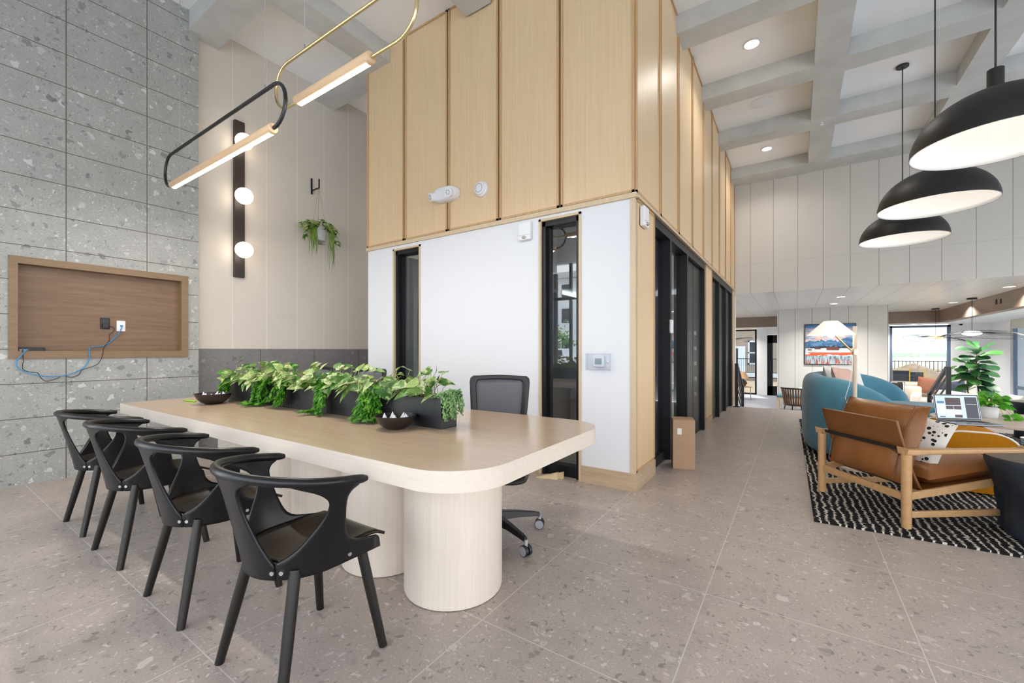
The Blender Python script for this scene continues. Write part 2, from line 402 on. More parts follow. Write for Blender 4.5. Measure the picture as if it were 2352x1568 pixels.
# stone wall with the recess cut out of it
RY0,RY1,RZ0,RZ1=.632,1.782,1.139,1.888
b=B()
for y0,y1,z0,z1 in ((-.9,RY0,0,CZ),(RY1,1.937,0,CZ),(RY0,RY1,0,RZ0),(RY0,RY1,RZ1,CZ)):
    b.box(-5.75,-5.45,y0,y1,z0,z1)
struct('wall_left',b,M['stone'])
# wooden recess box with mitred frame
f=B()
X=-5.436
o=[(.585,1.077),(1.838,1.077),(1.838,1.945),(.585,1.945)]; i_=[(RY0+.004,RZ0+.004),(RY1-.004,RZ0+.004),(RY1-.004,RZ1-.004),(RY0+.004,RZ1-.004)]
for k in range(4):
    a,c=o[k],o[(k+1)%4]; d,e=i_[(k+1)%4],i_[k]
    f.quad((X,a[0],a[1]),(X,c[0],c[1]),(X,d[0],d[1]),(X,e[0],e[1]))
    f.quad((X,a[0],a[1]),(-5.45,a[0],a[1]),(-5.45,c[0],c[1]),(X,c[0],c[1]))
    f.quad((X,e[0],e[1]),(X,d[0],d[1]),(-5.54,d[0],d[1]),(-5.54,e[0],e[1]))
niche=thing('wall_niche','brown wooden recessed television niche in the grey stone wall','niche',(0,0,0))
f.obj('niche_frame',M['walnut_edge'],niche)
B().box(-5.56,-5.53,RY0-.01,RY1+.01,RZ0-.01,RZ1+.01).obj('back_panel',M['walnut'],niche)
# alcove wall beyond the stone wall
struct('wall_alcove',B().box(-5.85,-5.55,1.937,8.5,1.167,CZ),M['beige'])
struct('trim_1',B().box(-5.85,-5.545,1.937,8.5,0,1.167),M['stone_base'])
struct('wall_alcove_end',B().box(-5.85,-4.4,8.5,8.6,0,CZ),M['white'])
# wood clad core: front face y=3.415, right face x=-1.09
XL,XR,YF=-4.484,-1.09,3.415
b=B()
for x0,x1,z0,z1 in ((XL,-4.01,0,2.4),(-3.547,-1.99,0,2.4),(-1.562,XR-.03,0,2.4),(-4.01,-3.547,2.356,2.4),(-1.99,-1.562,2.366,2.4)):
    b.box(x0,x1,YF+.004,YF+.15,z0,z1)
struct('wall_core_front',b,M['white'])
b=B().box(XL,XL+.15,YF+.15,10.1,0,2.4).box(XL,-1.24,9.95,10.1,0,2.4)
struct('wall_core_back',b,M['white'])
struct('ceiling_core',B().box(XL,XR-.02,YF+.02,10.1,2.52,2.6),M['ceil'])
b=B()
for x0,x1 in ((XL,-4.01),(-3.547,-1.99),(-1.562,XR+.012)): b.box(x0,x1,YF-.012,YF+.004,0,.142)
b.box(XR-.03,XR+.012,YF+.004,3.99,0,.142).box(XR-.03,XR+.012,6.65,7.22,0,.142).box(XR-.03,XR+.012,9.79,10.1,0,.142)
struct('baseboard_core',b,M['base_oak'])
# oak ledge under the cladding, corner post
b=B().box(XL-.01,XR+.02,YF-.02,YF+.02,2.392,2.432).box(XR-.02,XR+.02,YF+.02,10.1,2.405,2.432).box(XR-.035,XR+.006,YF-.006,YF+.035,.142,2.392)
struct('trim_2',b,M['trim_oak'])
# upper cladding: reveal behind, one panel per bay with a raised edge
b=B().box(XL+.01,XR-.012,YF+.012,YF+.05,2.4,CZ).box(XR-.05,XR-.012,YF+.03,10.1,2.4,CZ)
struct('trim_3',b,M['reveal'])
front=[-4.484,-3.806,-3.122,-2.444,-1.767,-1.09]
side=[3.415,4.17,4.925,5.68,6.435,7.19,7.945,8.7,9.455,10.1]
b=B(); e=B(); g_=.010; t=.02; z0,z1=2.437,CZ
for a,c in zip(front,front[1:]):
    a+=g_ if a>XL else 0; c-=g_ if c<XR else 0
    b.box(a,c,YF-.002,YF+.02,z0,z1)
    for p in ((a,a+t,z0,z1),(c-t,c,z0,z1),(a,c,z0,z0+t),(a,c,z1-t,z1)): e.box(p[0],p[1],YF-.014,YF,p[2],p[3])
for a,c in zip(side,side[1:]):
    a+=g_; c-=g_
    b.box(XR-.02,XR+.002,a,c,z0,z1)
    for p in ((a,a+t,z0,z1),(c-t,c,z0,z1),(a,c,z0,z0+t),(a,c,z1-t,z1)): e.box(XR,XR+.018,p[0],p[1],p[2],p[3])
for a,c in ((YF+.03,3.985),(6.66,7.215),(9.795,10.1)):
    b.box(XR-.03,XR,a,c,.142,2.40)
    for p in ((a,a+t,.142,2.4),(c-t,c,.142,2.4),(a,c,.142,.162),(a,c,2.38,2.4)): e.box(XR,XR+.008,p[0],p[1],p[2],p[3])
cl=struct('wall_core_cladding',b,M['panel'])
e.obj('panel_edging',M['panel_edge'],cl)
# slot windows in the core front
def slot(n,x0,x1,zt):
    f=B(); y0=YF
    w=.022
    f.box(x0,x0+w,y0-.008,y0+.15,0,zt).box(x1-w,x1,y0-.008,y0+.15,0,zt).box(x0,x1,y0-.008,y0+.15,zt-w,zt)
    o=struct('window_%d'%n,f,M['trim_oak'])
    k=B(); a,c=x0+w,x1-w
    k.box(a,a+.035,y0+.02,y0+.145,0,zt-w).box(c-.035,c,y0+.02,y0+.145,0,zt-w).box(a,c,y0+.02,y0+.145,zt-w-.045,zt-w).box(a,c,y0+.05,y0+.145,0,.10)
    k.box(a+.035,a+.06,y0+.075,y0+.12,.1,zt-.06).box(c-.06,c-.035,y0+.075,y0+.12,.1,zt-.06)
    k.obj('window_frame',M['black_frame'],o)
    B().box(a+.03,c-.03,y0+.095,y0+.101,.1,zt-.06).obj('pane',M['dark_glass'],o)
slot(1,-4.01,-3.547,2.356); slot(2,-1.99,-1.562,2.366)
# black glazed fronts along the corridor
def storefront(n,y0,y1,posts,panes,leaves):
    f=B(); x0,x1=XR-.13,XR-.004
    f.box(x0,x1,y0,y1,2.31,2.40).box(x0,x1,y0,y0+.05,0,2.31).box(x0,x1,y1-.06,y1,0,2.31)
    for p in posts: f.box(x0,x1,p-.03,p+.03,0,2.31)
    for a,c in panes: f.box(x0+.03,x0+.08,a,c,0,.10)
    o=struct('window_%d'%n,f,M['black_frame'])
    for a,c in panes: B().box(x0+.04,x0+.048,a,c,.1,2.31).obj('pane',M['dark_glass'],o)
    for a,c in leaves:
        B().box(x0+.03,x0+.075,a,c,.012,2.30).obj('folding_leaf',M['ridge'],o)
    return o
sf=storefront(3,3.99,6.65,(4.64,5.47),((4.04,4.61),(4.67,5.44)),((5.52,6.04),(6.06,6.58)))
h=B()
for z in (.55,.75,.95,1.15,1.35): h.box(XR-.03,XR-.006,6.0,6.02,z,z+.05)
h.obj('hinge',M['steel'],sf)
storefront(4,7.22,9.79,(8.05,8.9),(),((7.28,8.01),(8.09,8.86),(8.94,9.72)))
lever=B().box(XR-.01,XR+.012,4.60,4.68,1.33,1.47); tag(lever.obj('wall_switch',M['whiteplastic'],bevel=.004),'white switch plate on the black mullion of the corridor glazing','switch')
# far wall over the stairs, lower ceiling
struct('wall_far',B().box(XR-.2,6.2,10.1,10.4,2.34,CZ),M['far'])
struct('ceiling_lower',B().box(-3.4,6.2,10.4,17.55,2.34,2.6).box(XR-.2,6.2,10.101,10.4,2.338,2.5),M['low_ceiling'])
struct('ceiling_soffit',B().box(-3.4,6.2,17.75,18.9,1.985,2.4).box(3.75,6.2,10.4,17.75,1.985,2.33),M['ceil'])
struct('trim_4',B().box(-3.4,3.55,17.55,17.75,1.98,2.5).box(3.55,3.75,10.4,17.75,1.98,2.36),M['header'])
struct('wall_partition',B().box(-.457,2.013,14.7,14.9,-.55,2.34),M['partition'])
struct('wall_core_end',B().box(XR-.2,XR-.03,10.1,10.7,-.75,2.34).box(-3.4,XR-.2,10.3,10.5,-.75,2.34),M['white'])
struct('wall_lower_left',B().box(-3.4,-3.2,10.3,18.9,-.75,2.34),M['white'])
# back wall of the lower room: window, pier, glazed door, window, pier
b=B().box(-1.24,-.9,18.6,18.9,-.55,2.0).box(.4,2.58,18.6,18.9,-.55,2.0).box(4.02,5.0,18.6,18.9,-.55,2.0).box(-3.2,-2.6,18.6,18.9,-.55,2.0)
struct('wall_back',b,M['ceil'])
def framed(n,x0,x1,z0,z1,y,w=.06,mat='black_frame',bars=(),glz='glass'):
    f=B().box(x0,x0+w,y,y+.1,z0,z1).box(x1-w,x1,y,y+.1,z0,z1).box(x0,x1,y,y+.1,z1-w,z1).box(x0,x1,y,y+.1,z0,z0+w)
    for z in bars: f.box(x0,x1,y,y+.1,z-w/2,z+w/2)
    o=struct('window_%d'%n,f,M[mat]); B().box(x0+w,x1-w,y+.045,y+.053,z0+w,z1-w).obj('pane',M[glz],o); return o
framed(5,-2.6,-1.24,-.55,1.95,18.62)
framed(6,2.58,4.02,-.2,1.95,18.62,.07,'bluegrey')
d=B().box(-.9,-.72,18.64,18.72,-.55,1.72).box(.2,.38,18.64,18.72,-.55,1.72).box(-.9,.38,18.64,18.72,1.42,1.72).box(-.9,.38,18.64,18.72,-.55,-.2)
do=struct('door_1',d,M['black_frame']); B().box(-.72,.2,18.67,18.68,-.2,1.42).obj('pane',M['glass'],do)
B().cyl((-.80,18.60,.35),(-.80,18.60,.75),.015).obj('door_handle',M['black'],do,smooth=40)
struct('trim_5',B().box(-.9,.4,18.64,18.74,1.74,1.985),M['ceil'])
# right window wall of the lower room
f=B()
for y in (17.25,16.3,15.35,14.4,13.4,12.4,11.4): f.box(4.95,5.0,y-.045,y+.045,-.55,1.98)
f.box(4.96,5.01,10.4,17.3,.1,.18).box(4.96,5.01,10.4,17.3,-.55,-.45)
rw=struct('window_7',f,M['bluegrey'])
B().box(4.982,4.988,10.4,17.2,-.45,1.98).obj('pane',M['glass'],rw)
struct('wall_lower_right',B().box(4.9,5.3,17.31,18.6,-.55,2.0),M['ceil'])
for a,c in ((16.36,17.25),(15.42,16.26),(14.46,15.3),(13.46,14.3)):
    tag(B().box(4.90,4.93,a,c,1.74,1.985).obj('roller_blind',M['blind']),'cream roller blind rolled up at the top of a far right window','blind','roller blinds on the right windows')
# window wall behind the camera
struct('wall_rear',B().box(-5.75,6.2,-3.7,-3.5,3.55,CZ).box(-5.75,-5.55,-3.5,-.9,3.3,CZ),M['ceil'])
f=B().box(-5.7,-5.6,-3.66,-3.56,0,3.3).box(-5.7,-5.6,-2.3,-2.24,0,3.3).box(-5.7,-5.6,-.96,-.9,0,3.3).box(-5.7,-5.6,-3.6,-.9,2.55,2.62)
struct('window_10',f,M['black_frame'])
f=B()
for x in (-5.17,-3.4,-1.6,.2,2.0,3.8,5.6): f.box(x-.03,x+.03,-3.66,-3.56,0,3.55)
f.box(-5.6,6.2,-3.66,-3.56,2.55,2.62).box(-5.6,6.2,-3.66,-3.56,0,.1)
struct('window_8',f,M['black_frame'])
f=B()
for y in (-3.5,-1.6,.4,2.4,4.4,6.4,8.4,10.05): f.box(6.1,6.2,y-.05,y+.05,0,CZ)
struct('window_9',f,M['black_frame'])
struct('wall_right_light_block',B().box(6.2,6.4,-3.7,10.4,3.0,CZ),M['ceil'])  # unseen header wall added to cut the light from the right
# ------------------------------------------------------------------ outdoors
struct('ground',B().box(-60,90,18.9,62,-1.2,-.8),M['dirt'])
struct('ground_field',B().quad((-900,62,-.9),(1500,62,-.9),(1500,150,-.7),(-900,150,-.7)),M['tanfield'])
struct('ground_meadow',B().quad((-900,150,-.7),(1500,150,-.7),(1500,800,-3),(-900,800,-3)),M['field'])
struct('ground_pavement',B().box(-60,60,-60,-3.7,-.4,-.2).box(6.2,60,-3.7,18.9,-.9,-.7),M['bounce_pavement'])
# ------------------------------------------------------------------ light
w=bpy.data.worlds.new('world'); sc.world=w; w.use_nodes=True
nt=w.node_tree; bg=nt.nodes['Background']
tc=nt.nodes.new('ShaderNodeTexCoord'); sp=nt.nodes.new('ShaderNodeSeparateXYZ'); nt.links.new(tc.outputs['Generated'],sp.inputs[0])
rp=nt.nodes.new('ShaderNodeValToRGB'); nt.links.new(sp.outputs[2],rp.inputs[0])
e=rp.color_ramp.elements; e[0].position=.0; e[0].color=(.97,.97,.97,1); e[1].position=.6; e[1].color=(.50,.68,.94,1)
x=e.new(.18); x.color=(.88,.92,.97,1)
nz=nt.nodes.new('ShaderNodeTexNoise'); nz.inputs['Scale'].default_value=3.2; nz.inputs['Detail'].default_value=6; nt.links.new(tc.outputs['Generated'],nz.inputs['Vector'])
mr=nt.nodes.new('ShaderNodeMapRange'); nt.links.new(nz.outputs[0],mr.inputs[0]); mr.inputs[1].default_value=.45; mr.inputs[2].default_value=.65
mx=nt.nodes.new('ShaderNodeMix'); mx.data_type='RGBA'; nt.links.new(mr.outputs[0],mx.inputs[0]); nt.links.new(rp.outputs[0],mx.inputs[6]); mx.inputs[7].default_value=(.97,.97,.97,1)
nt.links.new(mx.outputs[2],bg.inputs[0]); bg.inputs[1].default_value=3.1
sun=light('sun','SUN',(0,30,40),9.5,(1,.95,.87)); sun.data.angle=math.radians(1.5)
sun.rotation_euler=Vector((.25,-.62,-1)).to_track_quat('-Z','Y').to_euler()
vs=sc.view_settings; vs.view_transform='Standard'; vs.look='None'; vs.gamma=1; vs.use_curve_mapping=False; vs.exposure=0.52
sc.cycles.max_bounces=6; sc.cycles.diffuse_bounces=4; sc.cycles.glossy_bounces=3; sc.cycles.transparent_max_bounces=8; sc.cycles.transmission_bounces=2
sc.cycles.use_adaptive_sampling=True; sc.cycles.adaptive_threshold=.05; sc.cycles.use_light_tree=False
sc.cycles.caustics_reflective=False; sc.cycles.caustics_refractive=False; sc.cycles.sample_clamp_indirect=6; sc.cycles.use_denoising=True
#@@PART3
# ------------------------------------------------------------------ long table
def rrect(x0,x1,y0,y1,rs,n=10):
    P=[]
    for (cx,cy,a0,r) in ((x1,y0,-90,rs[0]),(x1,y1,0,rs[1]),(x0,y1,90,rs[2]),(x0,y0,180,rs[3])):
        ox=cx-r if cx==x1 else cx+r; oy=cy-r if cy==y0 is False else (cy+r if cy==y0 else cy-r)
        k=n if r>.05 else 3
        for i in range(k+1):
            a=math.radians(a0+90*i/k); P.append((ox+r*math.cos(a),oy+r*math.sin(a)))
    return P
tb=thing('long_table','long pale oak communal table with rounded right corners on fluted drum legs','table',(-2.55,1.61,0))
OX,OY=-2.55,1.61
poly=[(x-OX,y-OY) for x,y in rrect(-4.25,-.85,1.0,2.22,(.24,.24,.02,.02))]
top=B(); n=len(poly)
top.add([(x,y,.75) for x,y in poly],[tuple(range(n))]); top.obj('tabletop',M['table'],tb)
ed=B(); ed.add([(x,y,.676) for x,y in poly]+[(x,y,.7499) for x,y in poly],[(k,(k+1)%n,(k+1)%n+n,k+n) for k in range(n)]+[tuple(range(n-1,-1,-1))])
ed.obj('table_edge',M['table_edge'],tb,smooth=35)
for k in range(5):
    B().lathe([(.236,.004),(.239,.012),(.239,.676)],48,(-1.405-.495*k-OX,1.575-OY,0)).obj('leg',M['column'],tb,smooth=50)
# ------------------------------------------------------------------ black armchairs
def plan(t,w):
    """outline of the chair shell: t -1..1 from front left over the back to front right, w 0 seat .. 1 rail"""
    s=-1 if t<0 else 1; a=abs(t)
    L=a*.497
    if L<.295: q=L/.188; lo=(.188*math.sin(q),-.188*math.cos(q))
    else: lo=(.188,L-.295)
    L=a*.51
    if L<.405: q=L/.405*PI/2; hi=(.283*math.sin(q),-.03-.238*math.cos(q))
    else: hi=(.283-(L-.405)*.06,-.03+(L-.405))
    k=w**1.15
    return s*(lo[0]+(hi[0]-lo[0])*k), lo[1]+(hi[1]-lo[1])*k
def railz(y): return .695+.052*(.075-y)/.343
def p3d(t,w):
    x,y=plan(t,w); yr=plan(t,1)[1]; return (x,y,.384+w*(railz(yr)-.012-.384))
def interp(tab,w):
    n=len(tab)
    for i in range(n-1):
        (a,x),(b,y)=tab[i],tab[i+1]
        if w<=b:
            q=(w-a)/(b-a); x0=tab[max(i-1,0)]; x3=tab[min(i+2,n-1)]
            m1=(y-x0[1])/(b-x0[0]); m2=(x3[1]-x)/(x3[0]-a); h=b-a
            return (2*q**3-3*q*q+1)*x+(q**3-2*q*q+q)*h*m1+(-2*q**3+3*q*q)*y+(q**3-q*q)*h*m2
    return tab[-1][1]
def sheet(la,lb,ws,n=10):
    P=[]
    for w in ws:
        a,b=interp(la,w),interp(lb,w)
        P.append([p3d(a+(b-a)*j/n,w) for j in range(n+1)])
    return P
WS=[0,.04,.08,.12,.155,.175,.19,.21,.23,.26,.30,.35,.41,.48,.55,.62,.69,.75,.80,.845,.88,.91,.935,.955,.975,.99,1.0]
AR=[(0,.245),(.15,.245),(.18,.265),(.22,.32),(.30,.40),(.45,.51),(.6,.61),(.72,.665),(.80,.675),(.87,.655),(.93,.60),(.97,.52),(1,.46)]
AF=[(0,1.0),(.155,1.0),(.175,.985),(.20,.90),(.24,.80),(.32,.755),(.5,.755),(.65,.775),(.78,.80),(.86,.825),(.93,.87),(.97,.915),(1,.94)]
CB=[(0,.235),(.15,.235),(.18,.222),(.24,.20),(.4,.155),(.6,.115),(.75,.098),(.85,.10),(.92,.125),(.96,.175),(1,.25)]
def make_armchair(label,loc,rz=0):
    c=thing('armchair',label,'chair',loc,rz,'black armchairs along the near side of the table')
    s=B().grid(sheet(AR,AF,WS)); s.obj('side_panel',M['chair'],c,smooth=180,solid=.010)
    s=B().grid(sheet([(a,-b) for a,b in AF],[(a,-b) for a,b in AR],WS)); s.obj('side_panel',M['chair'],c,smooth=180,solid=.010)
    s=B().grid(sheet([(a,-b) for a,b in CB],CB,WS,14)); s.obj('back_panel',M['chair'],c,smooth=180,solid=.010)
    pts=[(*plan(-1+2*i/48,1.0),railz(plan(-1+2*i/48,1.0)[1])) for i in range(49)]
    r=[.0165]*49; r[0]=r[-1]=.010; r[1]=r[-2]=.0155
    B().tube(pts,r,12).obj('arm_rail',M['chair'],c,smooth=60)
    P=[]
    for i in range(15):
        v=i/14; row=[]
        y=-.172+v*.398
        hw=.178 if y>0 else max(.03,.178*math.sqrt(max(0,1-(y/.1765)**2)))
        if v>.9: hw+=.012*(v-.9)/.1
        for j in range(15):
            u=-1+2*j/14; x=u*hw
            z=.437-.018*(1-abs(u)**2.4)*math.sin(PI*min(1,v*1.02))+.004*abs(u)**3
            if v>.88: z-=.10*((v-.88)/.12)**2*.16
            row.append((x,y,z))
        P.append(row)
    B().grid(P).obj('seat',M['chair_seat'],c,smooth=180,solid=.011)
    B().box(-.12,.12,-.11,.17,.386,.412).obj('seat_frame',M['chair'],c,bevel=.01)
    for sx,sy,fy in ((-1,-1,-.197),(1,-1,-.197),(-1,1,.2),(1,1,.2)):
        a=Vector((sx*.148,.14 if sy>0 else -.112,.412)); b=Vector((sx*.212,fy,0))
        B().tube([a,a+(b-a)*.5,b],[.0195,.019,.0155],14).obj('leg',M['chair_leg'],c,smooth=50)
    for t in (.215,.275,.73,-.215,-.275,-.73):
        p=Vector(p3d(t,.075)); q=Vector(p3d(t+.01,.075)); nrm=(q-p).cross(Vector((0,0,1))).normalized()
        B().cyl(p+nrm*.004,p+nrm*.0085,.0085,.007,12).obj('bolt',M['steel'],c,smooth=40)
    return c
ch=make_armchair('black armchair nearest the camera, tucked under the near right part of the table',(-1.547,.887,0))
dup(ch,(-2.312,.885,0),math.radians(-1),'black armchair second from the near end of the row at the table')
dup(ch,(-3.155,.884,0),math.radians(1.5),'black armchair third from the near end of the row at the table')
dup(ch,(-3.858,.884,0),0,'black armchair farthest from the camera, beside the grey stone wall')
# ------------------------------------------------------------------ office chairs
def make_office(label,loc,rz):
    c=thing('office_chair',label,'chair',loc,rz,'mesh back office chairs on the far side of the table')
    for k in range(5):
        a=math.radians(k*72+65.6); d=Vector((math.cos(a),math.sin(a),0)); n=Vector((-d.y,d.x,0))
        s=B()
        P=[]
        for q,hw,z0,z1 in ((.03,.03,.10,.155),(.18,.022,.098,.135),(.295,.017,.085,.112),(.325,.013,.078,.104)):
            p=d*q; P.append([p+n*hw+Vector((0,0,z0)),p-n*hw+Vector((0,0,z0)),p-n*hw*.7+Vector((0,0,z1)),p+n*hw*.7+Vector((0,0,z1)),p+n*hw+Vector((0,0,z0))])
        s.grid(P); s.f.append((len(s.v)-5,len(s.v)-4,len(s.v)-3,len(s.v)-2))
        leg=s.obj('base_arm',M['darkplastic'],c,bevel=.004)
        p=d*.325
        w=B()
        for q in (-.014,.014):
            u=n if k%2 else (n+d*.6).normalized()
            w.cyl(p+u*(q-.009)+Vector((0,0,.031)),p+u*(q+.009)+Vector((0,0,.031)),.0305,n=20)
        w.obj('castor',M['darkplastic'],leg,smooth=40)
        w=B()
        for q in (-.0245,.0245): w.cyl(p+u*(q-.001)+Vector((0,0,.031)),p+u*(q+.001)+Vector((0,0,.031)),.027,n=20)
        w.cyl(p+Vector((0,0,.045)),p+Vector((0,0,.09)),.010,n=10)
        w.obj('castor_rim',M['greyplastic'],leg,smooth=40)
    B().cyl((0,0,.09),(0,0,.24),.032,n=16).cyl((0,0,.24),(0,0,.40),.018,n=16).obj('gas_column',M['darkplastic'],c,smooth=40)
    B().box(-.10,.10,-.16,.12,.385,.42).obj('mechanism',M['darkplastic'],c,bevel=.012)
    def pad(hx,y0,y1,z0,z1):
        P=rrect(-hx,hx,y0,y1,(.12,.12,.09,.09),6); return B().prism(P,z0,z1)
    pad(.25,-.22,.315,.415,.445).obj('seat_shell',M['darkplastic'],c,bevel=.014,smooth=40)
    pad(.243,-.21,.306,.445,.497).obj('seat_pad',M['tan_leather'],c,bevel=.022,seg=4,smooth=60)
    B().tube([(0,-.12,.40),(0,-.24,.40),(0,-.295,.46),(0,-.29,.60),(0,-.275,.70)],.024,10).obj('back_support',M['darkplastic'],c,smooth=60)
    # back: rounded trapezoid frame around a mesh panel, slightly curved
    def bk(u,v,dy=0):
        hw=.178+.032*v; return (u*hw,-.235-.055*v+.03*u*u+dy,.555+.42*v)
    loop=[]
    for u,v in [(-1,.08),(-1,.3),(-1,.6),(-1,.9),(-.97,.965),(-.88,1),(-.4,1.01),(0,1.015),(.4,1.01),(.88,1),(.97,.965),(1,.9),(1,.6),(1,.3),(1,.08),(.95,.015),(.85,0),(.4,-.005),(0,-.01),(-.4,-.005),(-.85,0),(-.95,.015)]: loop.append((u,v))
    P=[]
    for k in (1.0,.80):
        P.append([bk(u*k,(v-.5)*(k if k==1 else .86)+.5) for u,v in loop+loop[:1]])
    B().grid(P).obj('back_frame',M['darkplastic'],c,solid=.026,smooth=60,bevel=.006)
    B().grid([[bk(-.84+1.68*j/8,.05+.90*i/8,.002) for j in range(9)] for i in range(9)]).obj('mesh_back',M['mesh'],c,solid=.004,smooth=180)
    return c
def yaw(dx,dy): return math.atan2(-dx,dy)
oc=make_office('black office chair at the right end of the table, before the white wall',(-1.565,2.105,0),yaw(.42,-.90))
dup(oc,(-3.34,2.33,0),yaw(.12,-1),'black office chair behind the middle of the table planters')
dup(oc,(-4.17,2.33,0),yaw(-.1,-1),'black office chair behind the far left end of the table planters')
# ------------------------------------------------------------------ planters and plants on the table
def leafy(b,base,d,nrm,L,W,droop=.35,prof=((0,.05),(.06,.6),(.16,.95),(.3,1),(.5,.84),(.7,.56),(.87,.24),(1,.0)),fold=.22):
    d=Vector(d).normalized(); nrm=Vector(nrm); lat=d.cross(nrm)
    if lat.length<1e-4: lat=Vector((1,0,0))
    lat.normalize(); up=lat.cross(d).normalized(); base=Vector(base); R=[]
    for t,w in prof:
        p=base+d*(L*t)-Vector((0,0,1))*(droop*L*t*t)
        hw=W/2*w
        R.append([p-lat*hw+up*(fold*hw),p,p+lat*hw+up*(fold*hw)])
    b.grid(R)
R=random.Random(11)
def pothos(x0,x1,y0,y1,zb,n,label,Lr=(.060,.102),zr=(.0,.115),up=.55,group='variegated plants in the black planters',spread=.06,front=.5):
    th=thing('pothos_plant',label,'plant',((x0+x1)/2,(y0+y1)/2,zb),0,group)
    cx,cy=(x0+x1)/2,(y0+y1)/2
    lf=B(); st=B()
    for i in range(n):
        x=R.uniform(x0,x1)-cx; y=R.uniform(y0,y1)-cy
        fr=R.random()<front
        h=R.uniform(*zr)*(.75 if fr else 1.15)
        yy=y+(R.uniform(-.11,-.03) if fr else R.uniform(-.02,.09)); xx=x+R.uniform(-spread,spread)
        p=Vector((xx,yy,h+.015)); s0=Vector((x*.85,max(min(y,.04),-.04),-.01))
        a=R.uniform(-1.25,1.25)
        d=Vector((math.sin(a)*1.0,-math.cos(a)*(1 if fr or R.random()<.5 else -.7),R.uniform(-.65,.55)))
        if h>zr[1]*.8: d.z=R.uniform(.2,1.0)
        nr=Vector((R.uniform(-.4,.5),-.75,R.uniform(.35,1.2)))
        L=R.uniform(*Lr); leafy(lf,p,d,nr,L,L*R.uniform(.55,.72),R.uniform(.1,.55))
        mid=(s0+p)/2+Vector((0,0,.02)); st.tube([s0,mid,p],.0017,5,cap=False)
    lf.obj('leaves',M['pothos'],th,smooth=180); st.obj('stems',M['stem'],th,smooth=180)
    return th
PX=[-1.485-.472*k for k in range(6)]
names=['nearest planter box, at its right end of the row','second planter box from the right','middle planter box','fourth planter box from the right','farthest planter box, at the left end of the row']
pb=None
for k in range(5):
    x1,x0=PX[k]-.003,PX[k+1]+.003
    if k==0:
        pb=thing('planter_box','black metal planter box at the right end of the row on the table','planter',((x0+x1)/2,1.632,.75),0,'black planter boxes along the table')
        hx=(x1-x0)/2
        b=B()
        b.box(-hx,hx,-.06,-.056,0,.155).box(-hx,hx,.056,.06,0,.155).box(-hx,-hx+.004,-.056,.056,0,.155).box(hx-.004,hx,-.056,.056,0,.155).box(-hx,hx,-.056,.056,0,.004)
        b.obj('box_body',M['planter'],pb,bevel=.0015); B().box(-hx+.005,hx-.005,-.055,.055,.09,.138).obj('soil',M['soil'],pb)
    else:
        dup(pb,((x0+x1)/2,1.632,.75),0,['','black metal planter box second from the right end of the row on the table','black metal planter box in the middle of the row on the table','black metal planter box second from the left end of the row on the table','black metal planter box at the left end of the row, behind the farther bowl'][k])
wh=['at the right end of the planter row','in the second planter from the right','in the middle planter of the row','in the second planter from the left','in the leftmost planter of the row']
for k in range(5):
    pothos(PX[k+1]+.03,PX[k]-.05,1.60,1.67,.893,(62,66,70,68,64)[k],'variegated green and cream plant '+wh[k])
def ruscus(x,label,n=6,long=.22,spread=.09,bias=0.0):
    th=thing('trailing_plant',label,'plant',(x,1.60,.893),0,'fern green trailing plants over the planter fronts')
    lf=B(); st=B()
    for k in range(n):
        sx=R.uniform(-.06,.06); ex=sx+R.uniform(-spread,spread)+bias*R.random()
        tot=R.uniform(.55,1.08)*long; P=[Vector((sx,.02,0))]
        out=R.uniform(.042,.085)
        P.append(Vector((sx*1.1,-out*.8,R.uniform(.02,.06))))
        for i in range(1,7):
            q=i/6; z=.025-tot*q; y=-out-.03*q-R.uniform(0,.012)
            if z<-.128: y-=(-.128-z)*.9; z=-.128+R.uniform(0,.01)
            P.append(Vector((sx+(ex-sx)*q,y,z)))
        st.tube(P,.0013,5,cap=False)
        for i in range(len(P)-1):
            a,c=P[i],P[i+1]; m=5
            for j in range(m):
                p=a+(c-a)*(j/m); t=(c-a).normalized()
                for sd in (-1,1):
                    d=Vector((sd*R.uniform(.6,1.3),R.uniform(-1.1,.1),R.uniform(-.1,.5)))+t*R.uniform(.5,1.1)
                    L=R.uniform(.026,.042); leafy(lf,p,d,(R.uniform(-.6,.6),-.8,R.uniform(.2,1)),L,L*.44,.2,((0,.1),(.3,.9),(.6,.9),(1,0)),.3)
    lf.obj('leaves',M['ruscus'],th,smooth=180); st.obj('stems',M['ruscus'],th,smooth=180)
ruscus(-3.74,'bright green ferny trailing plant at the left end of the planters, above the farther bowl',10,.17,.10)
ruscus(-3.20,'bright green ferny trailing plant spilling onto the table second from the left end',9,.25,.06,-.06)
ruscus(-2.92,'bright green ferny trailing plant left of the middle, its tips not reaching the table',8,.15,.10)
ruscus(-2.47,'long bright green ferny trailing plant spilling onto the table at the middle of the row',7,.25,.07)
ruscus(-1.98,'bright green ferny trailing plant hanging left of the nearer bowl',9,.21,.07,-.05)
